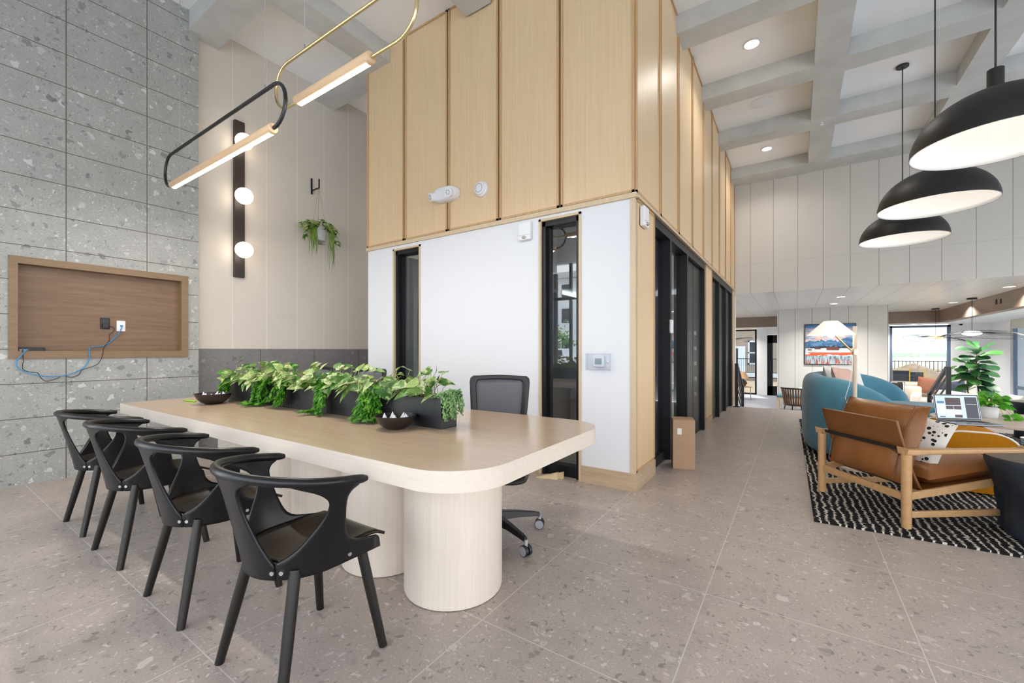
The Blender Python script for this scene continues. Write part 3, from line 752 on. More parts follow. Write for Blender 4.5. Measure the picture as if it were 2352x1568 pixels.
def pearls(loc,label,n,side,zl):
    th=thing('bead_plant',label,'plant',loc,0,'bead leaved trailing plants in the planters')
    lf=B(); st=B()
    for k in range(n):
        if side: a=Vector((R.uniform(-.07,.01),R.uniform(-.055,.05),.012)); o=Vector((R.uniform(.03,.05)-a.x*.8,R.uniform(-.012,.02),R.uniform(0,.02)))
        else: a=Vector((R.uniform(-.03,.03),0,.012)); o=Vector((R.uniform(-.01,.01),-R.uniform(.06,.075),0))
        b_=a+o+Vector((0,0,.022)); ln=R.uniform(.35,1)*zl; P=[a,b_]
        for i in range(1,6): P.append(b_+Vector((R.uniform(-.004,.004)+o.x*.05*i,R.uniform(-.004,.004),-ln*i/5)))
        st.tube(P,.0009,4,cap=False)
        for p,q in zip(P,P[1:]):
            m=max(2,int((q-p).length/.0065))
            for j in range(m):
                c=p+(q-p)*(j/m)+Vector((R.uniform(-.006,.006),R.uniform(-.006,.006),0)); lf.ell(c,R.uniform(.0048,.0070),7,5)
    lf.obj('beads',M['pearl'],th,smooth=180); st.obj('stems',M['pearl'],th)
pearls((-1.505,1.632,.893),'grey green bead leaved plant hanging over the right end of the planter row',38,True,.155)
pearls((-3.40,1.632,.893),'thin grey green bead leaved strands hanging between ferny plants near the left end',9,False,.14)
# bowls with white wrapped pieces, green pen
def bowl(label,loc,r):
    b=thing('bowl',label,'bowl',loc,0,'dark ceramic bowls on the table')
    k=r/.10
    pr=[(.042,0),(.046,.003),(.066,.014),(.084,.032),(.095,.052),(.10,.066),(.0975,.0665),(.092,.052),(.08,.033),(.06,.018),(.03,.012),(.0,.011)]
    B().lathe([(a*k,z*k) for a,z in pr],40).obj('bowl_body',M['bowl'],b,smooth=70); return b
def cone(loc,label,s,rz):
    b=B(); n=8
    vs=[(s*.62*math.cos(2*PI*i/n)*(1 if i%2 else .9),s*.62*math.sin(2*PI*i/n),0) for i in range(n)]+[(s*.12,0,s*1.35)]
    b.add(vs,[(i,(i+1)%n,n) for i in range(n)]+[tuple(range(n-1,-1,-1))])
    o=b.obj('wrapped_sweet',M['sugar']); o.location=loc; o.rotation_euler=(R.uniform(-.35,.35),R.uniform(-.35,.35),rz); return tag(o,label,'sweet',None)
for nm,bx,by,r,cnt in (('nearer',-1.70,1.465,.104,8),('farther',-3.62,1.38,.118,6)):
    bowl('dark brown bowl of white wraps '+('in front of the right planter boxes' if nm=='nearer' else 'at the far left end of the planters'),(bx,by,.75),r)
    for i in range(cnt):
        a=2*PI*i/(cnt-1); q=0 if i==cnt-1 else r*.58
        o=cone((bx+q*math.cos(a),by+q*math.sin(a),.75+r*.36+(.0 if q else -.01)),'white paper wrapped sweet in the %s dark bowl'%nm,r*.30,R.uniform(0,6)); o['group']='white wrapped sweets in the %s bowl'%nm
p=thing('pen','lime green pen lying on the table left of the farther bowl','pen',(-3.93,1.33,.7565),math.radians(8))
B().cyl((-.05,0,0),(.10,0,0),.006,n=10).obj('barrel',plain('lime_plastic',lin(140,196,44),.4),p,smooth=40)
B().cyl((-.05,0,0),(-.072,0,-.002),.0055,.001,10).obj('tip',M['darkplastic'],p,smooth=40)
# ------------------------------------------------------------------ linked pendant lamps
def loop_lamp(label,x0,x1,zt,zb,tx0,tx1,y,rod,rod_mat,cables,rz,twist=0):
    cx=(x0+x1)/2
    p=thing('pendant_lamp',label,'lamp',(cx,y,zb),rz,'linked oblong pendant lamps over the table')
    r=(zt-zb)/2; P=[]
    a0,a1=x0-cx+r,x1-cx-r
    rr=B()
    P.append((tx1-cx-.01,0,0))
    for i in range(0,13): a=-PI/2+PI*i/12; P.append((a1+r*math.cos(a),0,r+r*math.sin(a)))
    for i in range(0,13): a=PI/2+PI*i/12; P.append((a0+r*math.cos(a),0,r+r*math.sin(a)))
    P.append((tx0-cx+.01,0,0))
    rr.tube(P,rod,10).obj('rod_loop',rod_mat,p,smooth=60)
    t0,t1=tx0-cx,tx1-cx
    B().tube([(t0,0,0),(t0+.008,0,0),(t1-.008,0,0),(t1,0,0)],[.027,.034,.034,.027],20).obj('lamp_body',M['lampwood'],p,smooth=50)
    P=[[(x,math.sin(math.radians(a))*.0355,-math.cos(math.radians(a))*.0355) for x in (t0+.03,t1-.03)] for a in range(-27,28,9)]
    B().grid(P,flip=True).obj('diffuser',M['led'],p,smooth=180)
    c=B()
    for x in cables: c.cyl((x-cx,0,zt-zb),(x-cx,0,CZ-zb),.0018,n=6)
    c.obj('cable',M['greyplastic'],p)
    c=B()
    for x in cables: c.cyl((x-cx,0,zt-zb),(x-cx,0,zt-zb+.04),.006,n=8)
    c.obj('cable_grip',M['steel'],p)
    light('lamp_light','AREA',(cx,y,zb-.040),14,(1,.92,.84),t1-t0-.08,(0,0,rz),.026)
loop_lamp('black framed oblong pendant lamp hanging nearer the stone wall',-4.90,-2.78,2.945,2.652,-4.72,-2.93,1.475,.0125,M['black'],(-4.55,-3.05),0)
loop_lamp('brass framed oblong pendant lamp hanging nearer the wood cladding',-3.02,-1.62,3.105,2.80,-2.75,-1.98,1.535,.0105,M['brass'],(-2.66,-1.9),0)
# ------------------------------------------------------------------ wall sconces with globes
def sconce(label,y,group=None):
    s=thing('wall_sconce',label,'lamp',(-5.55,y,2.02),0,'globe wall sconces in the alcove')
    B().box(.0,.05,-.055,.055,0,1.86).obj('back_bar',plain('dark_bronze',lin(46,38,34),.45,var=.08,vs=30),s,bevel=.003)
    for z in (.31,.945,1.585):
        B().cyl((.05,0,z),(.085,0,z),.03,n=20).obj('globe_holder',M['black'],s,smooth=40)
        B().ell((.155,0,z),.094,24,16).obj('globe',M['globe'],s,smooth=180)
sconce('tall dark wall sconce with three glowing globes beside the stone wall',2.375)
sconce('tall dark wall sconce hidden round the corner of the wood clad core',4.78)
# ------------------------------------------------------------------ hanging plant on a hook
hk=thing('wall_hook','black angled metal wall hook holding the hanging pot','hook',(-5.55,3.30,3.30),0)
B().box(0,.012,-.012,.012,0,.22).box(.012,.19,-.008,.008,.04,.056).box(.178,.19,-.009,.009,.045,.17).obj('hook_bar',M['black'],hk,bevel=.003)
hp=thing('hanging_pot','pale grey hanging pot of trailing plants on the cream alcove wall','plant',(-5.372,3.30,2.63),0)
B().lathe([(.0,0),(.075,.0),(.086,.02),(.096,.15),(.101,.165),(.101,.18),(.092,.18),(.088,.16),(.0,.155)],32).obj('pot',M['potgrey'],hp,smooth=50)
rp_=B()
for k in range(3):
    a=2*PI*k/3+.6; rp_.tube([(.095*math.cos(a),.095*math.sin(a),.17),(.05*math.cos(a),.05*math.sin(a),.45),(0,0,.722)],.0028,6)
rp_.obj('rope',M['rope'],hp)
lf=B();st=B();l2=B()
for i in range(150):
    a=R.uniform(0,2*PI); q=R.uniform(.02,.16); p=Vector((q*math.cos(a)*.8,q*math.sin(a)*1.35,.17+R.uniform(0,.13)*(1-q/.2)))
    L=R.uniform(.06,.10); leafy(lf,p,(math.cos(a),math.sin(a)*1.3,R.uniform(-.6,.5)),(.7,-.4,.8),L,L*.6,.4)
for y,n in ((.19,9),(-.17,7)):
    P=[Vector((.03,y*.4,.2)),Vector((.05,y*.8,.2)),Vector((.05,y*1.05,.12)),Vector((.04,y*1.25,.03))]
    st.tube(P,.0015,4)
    for p in P[1:]:
        for k in range(n): 
            L=R.uniform(.04,.07); a=R.uniform(0,6.3); leafy(lf,p+Vector((R.uniform(-.02,.02),R.uniform(-.03,.03),R.uniform(-.03,.03))),(math.cos(a),math.sin(a),-.4),(.7,-.4,.8),L,L*.6,.4)
for y0,z1,n in ((-.12,-.27,26),(.145,-.42,22),(.02,-.08,6)):
    for k in range(n):
        yy=y0+R.uniform(-.05,.045) if n>10 else y0+R.uniform(-.04,.04); ln=R.uniform(.45,1)
        top_=.2 if n>10 else .0
        P=[Vector((.02+R.uniform(0,.05) if n>10 else .0,yy*.8,top_)),Vector((.075 if n>10 else .02,yy,top_-.05)),Vector((.08 if n>10 else .03,yy+R.uniform(-.02,.02),top_+(z1-top_)*ln*.6)),Vector((.07,yy+R.uniform(-.015,.02),top_+(z1-top_)*ln))]
        l2.tube(P,[.002,.004,.004,.0008],4)
lf.obj('leaves',M['pothos'],hp,smooth=180); l2.obj('hanging_strands',plain('grass_green_strand',lin(106,138,42),.5,var=.25,vs=20),hp,smooth=180)
# ------------------------------------------------------------------ niche contents
def plate(name,label,cat,y,z,mat,hw=.038,hh=.057):
    o=thing(name,label,cat,(-5.53,y,z)); B().box(0,.008,-hw,hw,-hh,hh).obj('cover_plate',mat,o,bevel=.004); return o
o=plate('power_socket','black power socket on the brown niche panel','socket',1.195,1.408,M['darkplastic'],.034,.055)
B().box(.008,.03,-.02,.022,-.045,-.004).obj('plug',M['black'],o,bevel=.004); B().box(.008,.0095,-.017,.017,.008,.04).obj('socket_face',plain('socket_face',lin(14,14,15),.3),o,bevel=.0005)
o=plate('data_socket','white data socket plate right of the black power socket','socket',1.312,1.388,M['whiteplastic'],.033,.052)
B().box(.008,.016,-.008,.012,-.006,.010).obj('data_plug',M['blue'],o,bevel=.002)
bx=thing('set_top_box','flat black media box lying in the lower left of the niche','electronics',(-5.49,.716,1.139))
B().box(-.035,.035,-.078,.078,.0,.036).obj('box_case',M['darkplastic'],bx,bevel=.004); B().box(.0345,.0365,-.07,-.02,.008,.018).obj('port_row',M['greyplastic'],bx)
def cable(name,label,P,r,mat):
    c=bpy.data.curves.new(name,'CURVE'); c.dimensions='3D'; c.bevel_depth=r; c.bevel_resolution=3; c.resolution_u=6
    s=c.splines.new('POLY'); 
    Q=[]
    for i in range(len(P)-1):
        p0,p1,p2,p3=[Vector(P[max(0,min(len(P)-1,i+k))]) for k in (-1,0,1,2)]
        for j in range(8):
            t=j/8; Q.append(.5*((2*p1)+(p2-p0)*t+(2*p0-5*p1+4*p2-p3)*t*t+(3*p1-p0-3*p2+p3)*t**3))
    Q.append(Vector(P[-1])); b=B(); b.tube(Q,r,8); o=b.obj(name,mat,smooth=180); bpy.data.curves.remove(c)
    return tag(o,label,'cable')
XF,XN=-5.426,-5.515
cable('data_cable','blue network cable looping from the white socket down to the media box',
 [(XN,1.314,1.385),(XN+.01,1.31,1.36),(XN,1.285,1.30),(XN,1.235,1.235),(XN,1.185,1.195),(XN,1.13,1.182),(XN+.03,1.085,1.172),(XF,1.065,1.14),(XF,1.065,1.07),(XF,1.045,1.01),(XF,1.0,.965),(XF,.93,.93),(XF,.85,.918),(XF,.76,.928),(XF,.69,.958),(XF,.635,1.0),(XF,.627,1.05),(XF,.65,1.10),(XF-.01,.685,1.155),(-5.46,.69,1.152)],.0042,M['blue'])
cable('power_cable','thin black power cable trailing below the niche beside the blue cable',
 [(XN+.01,1.205,1.385),(XN,1.255,1.37),(XN,1.255,1.33),(XN,1.225,1.30),(XN,1.225,1.25),(XN,1.205,1.21),(XF-.01,1.165,1.165),(XF,1.16,1.12),(XF,1.145,1.06),(XF,1.11,1.01),(XF,1.02,.97),(XF,1.0,.93),(XF,.95,.905),(XF,.90,.925),(XF,.86,.90),(XF,.80,.88),(XF,.765,.91),(XF,.745,.955),(XF,.70,.965),(XF,.665,.985),(XF,.66,1.02),(XF,.665,1.07),(XF-.012,.66,1.145),(-5.46,.67,1.15)],.0025,M['black'])
# ------------------------------------------------------------------ devices on the core
t=thing('emergency_light','white twin head emergency light on the oak cladding','light fixture',(-3.12,YF-.002,2.82))
P=[]
for i in range(24):
    a=2*PI*i/24; c,s_=math.cos(a),math.sin(a); P.append((.165*math.copysign(abs(c)**.6,c),.075*math.copysign(abs(s_)**.7,s_)))
b=B(); vs=[]
for q,k in ((-.002,1.0),(-.05,1.0),(-.085,.9),(-.10,.72)): vs.append([(x*k,q,z*k) for x,z in P])
b.grid([r+r[:1] for r in vs]); b.f.append(tuple(len(b.v)-25+i for i in range(24)))
b.obj('housing',M['whiteplastic'],t,smooth=60)
for x,a in ((-.13,.5),(.10,-.15)):
    d=Vector((-math.sin(a),-math.cos(a),-.25)).normalized(); c=Vector((x,-.075,-.01))
    B().cyl(c,c+d*.055,.05,.046,24).obj('lamp_head',M['whiteplastic'],t,smooth=40)
    l=B()
    for k in range(6): 
        q=k*PI/3; u=d.cross(Vector((0,0,1))).normalized(); v=u.cross(d); l.cyl(c+d*.055+(u*math.cos(q)+v*math.sin(q))*.022,c+d*.058+(u*math.cos(q)+v*math.sin(q))*.022,.008,n=10)
    l.obj('led_cluster',M['greyplastic'],t)
t=thing('smoke_detector','white round smoke detector on the oak cladding right of the emergency light','detector',(-2.66,YF-.002,2.79))
b=B(); b.M=Matrix.Rotation(PI/2,4,'X'); b.lathe([(.0,.0),(.078,.0),(.078,.022),(.066,.03),(.060,.05),(.035,.058),(.0,.06)],32); b.obj('detector_body',M['whiteplastic'],t,smooth=40)
b=B(); b.M=Matrix.Rotation(PI/2,4,'X'); b.lathe([(.040,.0575),(.046,.056),(.046,.058),(.040,.0595)],32,closed=True); b.obj('grille',M['greyplastic'],t)
def strobe(name,label,loc,rz):
    t=thing(name,label,'alarm',loc,rz,'white wall alarms on the core')
    B().box(-.068,.068,-.045,-.004,-.085,.085).obj('alarm_case',M['whiteplastic'],t,bevel=.01,seg=3)
    B().box(-.068,.068,-.047,-.044,-.042,-.039).obj('case_seam',M['greyplastic'],t)
    B().ell((.0,-.045,-.062),(.022,.018,.014),14,8).obj('strobe_lens',M['steel'],t,smooth=180)
strobe('wall_alarm','white square wall alarm left of the tall dark slot window',(-2.13,YF+.004,2.275),0)
strobe('wall_alarm','white wall alarm on the oak corner facing the corridor',(XR+.002,3.60,2.275),PI/2)
t=thing('thermostat','white thermostat inside a clear lockable cover near the corner','thermostat',(-1.395,YF+.004,1.052))
B().box(-.05,.05,-.028,-.002,-.045,.05).obj('thermostat_body',M['whiteplastic'],t,bevel=.006); B().box(-.03,.03,-.0295,-.0275,-.022,.028).obj('screen',plain('lcd_grey',lin(150,166,172),.25),t)
B().box(-.105,.105,-.055,-.052,-.07,.07).box(-.105,-.102,-.052,-.001,-.07,.07).box(.102,.105,-.052,-.001,-.07,.07).box(-.105,.105,-.052,-.001,.067,.07).box(-.105,.105,-.052,-.001,-.07,-.067).obj('clear_cover',M['clear'],t)
B().box(.088,.104,-.062,-.05,-.01,.008).obj('lock',M['steel'],t,bevel=.003)
for i,(x,rz) in enumerate(((-1.83,.25),(-1.80,-.05))):
    w=B(); w.add([(-.13,-.02,0),(.07,-.02,0),(.07,.02,0),(-.13,.02,0),(.07,-.02,.06),(.07,.02,.06)],[(0,3,2,1),(0,1,4),(3,5,2),(1,2,5,4),(0,4,5,3)])
    o=w.obj('door_wedge',plain('pine_wedge_%d'%i,lin(226,204,164),.6,var=.08,vs=40)); o.location=(x,3.34-.0+i*.055,0); o.rotation_euler=(0,0,rz)
    tag(o,('front' if i==0 else 'rear')+' pale pine door wedge on the floor below the tall slot window','wedge')
# cardboard box
c=thing('cardboard_box','tall brown cardboard box standing before the black corridor glazing','box',(-.93,4.42,0),math.radians(17))
B().box(-.10,.10,-.115,.115,0,.475).obj('carton',M['cardboard'],c,bevel=.003)
B().box(-.10,.10,-.02,.02,.475,.476).obj('tape_strip',plain('brown_tape',lin(160,126,98),.35),c)
B().box(-.06,-.02,-.1165,-.1155,.335,.395).obj('shipping_label',M['paper'],c)
# ------------------------------------------------------------------ dome pendants
def dome(label,y,first=None):
    p=thing('dome_pendant',label,'lamp',(1.146,y,2.575),0,'black dome pendant lamps in a row')
    n=14; RR=.44; HH=.365
    pr=[(RR*math.cos(PI/2*i/n),HH*math.sin(PI/2*i/n)) for i in range(n)]
    B().lathe(pr+[(.05,HH),(.05,HH+.004)],64,cap=False).obj('dome_shell',M['dome'],p,smooth=60)
    B().lathe([(RR-.002,.001)]+[((RR-.008)*math.cos(PI/2*i/n),(HH-.01)*math.sin(PI/2*i/n)) for i in range(n)]+[(.001,HH-.01)],64,cap=False).obj('dome_lining',M['domein'],p,smooth=180)
    B().cyl((0,0,HH-.01),(0,0,HH+.15),.042,n=24).obj('neck',M['dome'],p,smooth=40)
    B().ell((0,0,HH-.11),.05,16,10).obj('bulb',M['bulb'],p,smooth=180)
    B().cyl((0,0,HH+.15),(0,0,CZ-2.575-.02),.006,n=8).obj('cord',M['black'],p)
    B().cyl((0,0,CZ-2.575-.022),(0,0,CZ-2.575),.065,n=24).obj('ceiling_rose',M['black'],p,smooth=40)
dome('black dome pendant nearest the camera, cut off by the right edge of the photo',4.29)
dome('middle one of the three black dome pendants',5.82)
dome('farthest and smallest looking of the three black dome pendants',7.36)
def downlight(label,x,y,z,pw=9,r=.075,on=True):
    t=thing('downlight',label,'lamp',(x,y,z),0,'round recessed ceiling lights')
    B().lathe([(r+.018,0),(r+.022,-.006),(r+.004,-.012),(r,-.004)],32).obj('trim_ring',M['whiteplastic'],t,smooth=60)
    B().lathe([(r,-.003),(r*.9,-.008),(.0,-.010)],32).obj('lens',M['downlight'],t,smooth=60)
    if pw: light('downlight_lamp','AREA',(x,y,z-.02),pw,(1,.95,.89),r*2,spread=2.4)
downlight('glowing round ceiling light in the coffer nearest the oak cladding top',-.44,5.82,CZ)
downlight('glowing round ceiling light in the last coffer before the far wall',-.44,9.0,CZ)
sp=thing('ceiling_speaker','flat white round ceiling speaker between the two coffer lights','speaker',(-.42,7.29,CZ)); B().lathe([(.155,0),(.155,-.008),(.145,-.012),(0,-.012)],40).obj('speaker_grille',M['whiteplastic'],sp,smooth=40)
for x,y,l in ((.33,7.98,'small white sprinkler head under the grey beam crossing'),):
    s=thing('sprinkler',l,'sprinkler',(x,y,BZ+.01)); B().lathe([(.035,0),(.035,-.006),(.012,-.012),(.010,-.04),(.022,-.042),(.022,-.046),(0,-.047)],20).obj('sprinkler_head',M['whiteplastic'],s,smooth=40)
for i,(x,y,l) in enumerate(((.80,13.5,'recessed light in the low ceiling closest to the painting wall'),(.83,11.85,'recessed light in the low ceiling just above the one by the painting'),(3.3,11.7,'recessed light in the low ceiling at the far right edge'),(3.25,14.85,'recessed light in the low ceiling between the two wire brim lamps'),(-2.0,15.5,'recessed light in the low ceiling over the left glass door'))):
    downlight(l,x,y,2.34,40)
for x,y,l in ((3.1,18.2,'small recessed light in the soffit above the far window'),(-2.0,18.2,'added recessed fill light in the soffit above the left window'),(4.4,14.2,'added recessed fill light in the soffit by the right windows')): downlight(l,x,y,1.985,25,.06)  # left and right ones are unseen fill lamps added to brighten the soffit
# ------------------------------------------------------------------ wire brim pendants
def brim(label,x,y,zc,col,rot):
    t=thing('wire_pendant',label,'lamp',(x,y,zc),rot,'wire brim pendant lamps in the lower room')
    B().ell((0,0,0),(.165,.165,.055),24,10).obj('glow_disc',M[col],t,smooth=180)
    w=B(); n=44; rim=[]
    def rp(a,q): 
        r=.16+(.55+.12*math.cos(a))*q; return Vector((r*math.cos(a),r*math.sin(a),.02+.10*q*math.sin(a+.6)-.08*q*q+.05*math.sin(2*a)*q))
    for k in range(n):
        a=2*PI*k/n; w.tube([rp(a,q) for q in (0,.5,1)],.0022,4,cap=False)
    w.tube([rp(2*PI*k/96,1) for k in range(96)],.004,6,closed=True)
    w.tube([rp(2*PI*k/48,0) for k in range(48)],.008,6,closed=True)
    w.obj('wire_brim',M['black'],t,smooth=180)
    B().cyl((0,0,.05),(0,0,2.34-zc-.02),.005,n=8).obj('cord',M['black'],t); B().cyl((0,0,2.34-zc-.035),(0,0,2.34-zc),.085,n=24).obj('ceiling_rose',M['black'],t,smooth=40)
brim('wire brim pendant with bright white glow above the fiddle leaf tree',3.33,13.84,1.535,'whiteglow',.3)
brim('wire brim pendant with amber glow in front of the far window',3.30,16.7,1.52,'orangeglow',1.1)
brim('wire brim pendant with amber glow left of the black glass door',-2.02,16.3,1.50,'orangeglow',-.3)
# ------------------------------------------------------------------ rug and lounge group
def rug():
    a=math.radians(2.0); c,s=math.cos(a),math.sin(a)
    P=[(.102+c*u-s*v*.35,3.482+s*u+c*v) for u,v in ((0,0),(3.1,0),(3.1,5.0),(0,5.0))]
    o=B().prism(P,.001,.013).obj('rug',M['rug']); tag(o,'black and off white zigzag woven rug under the lounge furniture','rug')
rug()
RGZ=.013
lc=thing('lounge_chair','low oak framed lounge chair with cognac leather seat, seen from behind','chair',(.382,3.945,RGZ),-math.atan2(.8097,.5868))
f_=lambda z:z-RGZ
def bar(b,p,q,w,h,n=0):
    p,q=Vector(p),Vector(q); t=(q-p).normalized(); a=t.cross(Vector((0,0,1))).normalized(); u=a.cross(t)
    vs=[x+a*sx*w/2+u*sz*h/2 for x in (p,q) for sx,sz in ((-1,-1),(1,-1),(1,1),(-1,1))]
    b.add(vs,[(3,2,1,0),(4,5,6,7),(0,1,5,4),(1,2,6,5),(2,3,7,6),(3,0,4,7)])
for s in (-1,1):
    x=s*.352
    for y in (0,.765):
        B().tube([(x,y,0),(x,y,.46),(x,y,.49),(x,y,.505)],[.026,.028,.028,.020],16).obj('leg',M['oakframe'],lc,smooth=50)
    b=B(); P=[]
    for y,zc,hh in ((-.026,.488,.017),(.0,.486,.019),(.05,.484,.018),(.16,.487,.0155),(.40,.487,.0155),(.62,.487,.0155),(.71,.484,.018),(.765,.486,.019),(.791,.488,.017)):
        P.append([(x+.031*sx,y,zc+hh*sz) for sx,sz in ((-1,-1),(-1,1),(1,1),(1,-1),(-1,-1))])
    b.grid(P); b.f.append((0,1,2,3)); k=len(b.v); b.f.append((k-2,k-3,k-4,k-5)); b.obj('armrest',M['oakframe'],lc,bevel=.010,seg=3,smooth=40)
    b=B(); bar(b,(x,.02,f_(.215)),(x,.75,f_(.32)),.024,.048); b.obj('seat_rail',M['oakframe'],lc,bevel=.006)
    b=B(); bar(b,(x,.02,f_(.098)),(x,.75,f_(.105)),.024,.042); b.obj('side_stretcher',M['oakframe'],lc,bevel=.006)
b=B(); bar(b,(-.35,.0,f_(.205)),(.35,.0,f_(.205)),.026,.05); b.obj('rear_rail',M['oakframe'],lc,bevel=.006)
b=B(); bar(b,(-.35,.765,f_(.30)),(.35,.765,f_(.30)),.026,.045); b.obj('front_rail',M['oakframe'],lc,bevel=.006)
b=B(); bar(b,(-.35,.006,f_(.507)),(.35,.006,f_(.507)),.012,.022); b.obj('strap_bar',M['black'],lc)
# bent leather shell: back rising from the seat angle
P=[]
for q in ((-.025,.69),(.0,.60),(.045,.46),(.095,.33),(.130,.255),(.152,.235),(.19,.234),(.30,.25),(.50,.278),(.72,.308)):
    P.append([(-.315+.63*j/6,q[0],f_(q[1])) for j in range(7)])
B().grid(P).obj('leather_shell',M['tan_leather'],lc,solid=.018,smooth=60,bevel=.004)
def cushion(w,h,t,nx=16,ny=14,puff=.5,wrinkle=0,seed=0,corner=.0):
    """soft box: local x width, y height, z thickness"""
    rr=random.Random(seed); b=B()
    for s in (1,-1):
        P=[]
        for i in range(ny+1):
            v=-1+2*i/ny; row=[]
            for j in range(nx+1):
                u=-1+2*j/nx
                e=(max(0,1-abs(u)**6)*max(0,1-abs(v)**6))**.5
                z=t/2*(.0+e*(1-puff+puff*(1-.5*u*u)*(1-.5*v*v)))
                z+=wrinkle*e*math.sin(9*u+5*v*v+seed)*math.sin(4*v+2*u)
                k=1-corner*(abs(u)*abs(v))**3
                pin=1-.06*(1-e)
                row.append((u*w/2*(1-.035*(1-abs(v)**2)*abs(u))*k,v*h/2*(1-.03*(1-abs(u)**2)*abs(v))*k,s*z))
            P.append(row)
        b.grid(P,flip=(s<0))
    return b
def put(b,name,mat,parent,loc,rx,ry=0,rz=0):
    o=b.obj(name,mat,parent,smooth=180); o.location=loc; o.rotation_euler=(rx,ry,rz); return o
bk=put(cushion(.64,.54,.17,puff=.35,wrinkle=.006,seed=3),'back_cushion',M['tan_cushion'],lc,(0,.118,f_(.525)),math.radians(72))
B().tube([(-.27,-.25,.055),(-.275,-.09,.072),(-.275,.09,.072),(-.27,.25,.055)],.003,6).obj('seam_piping',plain('leather_piping',lin(110,66,30),.5),bk)
B().tube([(.27,-.25,.055),(.275,-.09,.072),(.275,.09,.072),(.27,.25,.055)],.003,6).obj('seam_piping',plain('leather_piping_b',lin(110,66,30),.5),bk)
put(cushion(.64,.58,.15,puff=.25,wrinkle=.005,seed=8),'seat_cushion',M['tan_cushion'],lc,(0,.475,f_(.345)),math.radians(8))
def pillow(label,loc,rot,w,h,t,mat,seed,group=None,name='cushion'):
    o=cushion(w,h,t,14,14,.6,.004,seed,.0).obj(name,mat,smooth=180); o.location=loc; o.rotation_euler=rot; return tag(o,label,'cushion',group)
a=math.atan2(.8097,.5868)
L=Matrix.Rotation(-a,4,'Z')
pp=L@Vector((.06,.355,0))
o=pillow('white cushion with a band of black brush dashes leaning in the leather lounge chair',(.382+pp.x,3.945+pp.y,.525),(math.radians(66),math.radians(8),-a+math.radians(10)),.38,.33,.10,M['dash'],5)
# floor lamp
fl=thing('floor_lamp','whitewashed floor lamp with cone shade on a brass arm behind the leather chair','lamp',(.47,5.2,RGZ))
B().lathe([(.13,0),(.13,.018),(.02,.024),(.0,.024)],32).obj('base',M['poleoak'],fl,smooth=40)
B().cyl((0,0,.02),(0,0,1.367),.0165,n=16).obj('pole',M['poleoak'],fl,smooth=50)
B().cyl((.0,0,1.095),(.0,0,1.145),.022,n=16).obj('clamp',M['brass'],fl,smooth=40)
B().cyl((-.015,-.005,1.12),(-.165,-.02,1.30),.008,n=10).obj('arm',M['brass'],fl,smooth=40)
B().lathe([(.195,0),(.06,.135),(.058,.137),(.0,.137)],40,(-.185,-.02,1.285),cap=False).obj('lamp_shade',M['shade'],fl,smooth=50)
B().ell((-.185,-.02,1.31),(.04,.04,.05),14,8).obj('bulb',M['bulb'],fl,smooth=180)
cb=B(); cb.tube([(-.02,-.02,1.09),(-.022,-.022,.95),(-.045,-.03,.80),(-.075,-.03,.68),(-.05,-.03,.58),(-.01,-.03,.52),(-.02,-.025,.3),(-.03,-.02,.05)],.003,6); cb.obj('lamp_cord',M['whitefab'],fl,smooth=180)
# sofa
so=thing('curved_sofa','teal velvet sofa with a rounded wraparound back','sofa',(.95,6.7,RGZ))
path=[(.88,5.61,.50),(.84,5.59,.585),(.72,5.555,.70),(.56,5.53,.79),(.42,5.56,.835),(.30,5.65,.85),(.22,5.82,.855),(.19,6.1,.855),(.185,6.5,.85),(.20,6.9,.845),(.27,7.25,.845),(.42,7.58,.84),(.65,7.82,.82),(.90,7.93,.78),(1.12,7.95,.69),(1.25,7.93,.58),(1.30,7.90,.46)]
b=B(); P=[]
th=.125
for i,(x,y,h) in enumerate(path):
    p=Vector((x-.95,y-6.7)); q=Vector((path[min(i+1,len(path)-1)][0]-path[max(i-1,0)][0],path[min(i+1,len(path)-1)][1]-path[max(i-1,0)][1])).normalized()
    n=Vector((-q.y,q.x)); tk=th*(1.0 if 0<i<len(path)-1 else .55); row=[]
    zb=.045
    for o_,z in ((-.75,zb),(-.98,zb+.05),(-1.02,.25),(-1.0,h-.17),(-.92,h-.085),(-.72,h-.028),(-.38,h-.004),(0,h),(.38,h-.004),(.72,h-.028),(.92,h-.085),(1,h-.17),(1.0,.25),(.98,zb+.05),(.75,zb),(-.75,zb)):
        c=p-n*(o_*tk); row.append((c.x,c.y,z))
    P.append(row)
b.grid(P,flip=True); m=len(P[0]); k0=len(b.v)-m
b.f.append(tuple(range(m-1))); b.f.append(tuple(k0+i for i in range(m-2,-1,-1)))
b.obj('backrest',M['teal'],so,smooth=70,sub=1)
seat=[(.30,5.75),(.55,5.62),(.86,5.66),(.98,5.95),(.99,6.35),(1.05,6.75),(1.22,7.08),(1.75,7.16),(1.86,7.45),(1.78,7.74),(1.25,7.86),(.75,7.74),(.42,7.45),(.28,7.0),(.24,6.4)]
seat=[(x-.95,y-6.7) for x,y in seat]
B().prism(seat,.06,.26).obj('seat_base',M['teal'],so,bevel=.03,seg=3,smooth=60)
B().prism([(x*.985,y*.985) for x,y in seat],.262,.445).obj('seat_cushion',M['teal'],so,bevel=.06,seg=5,smooth=60)
for x,y in ((.33,5.76),(.80,5.75),(.33,7.2),(1.62,7.6)): B().cyl((x-.95,y-6.7,0),(x-.95,y-6.7,.06),.03,n=16).obj('foot',M['piping'],so,smooth=40)
sg='cushions on the teal sofa'
pillow('white cushion with thin dark lines at the left of the teal sofa',(.42,7.0,.745),(math.radians(75),0,math.radians(70)),.42,.42,.13,M['whitefab'],1,sg)
pillow('dusty pink cushion in front on the teal sofa',(.50,6.45,.745),(math.radians(72),math.radians(4),math.radians(70)),.58,.40,.15,M['pink'],2,sg)
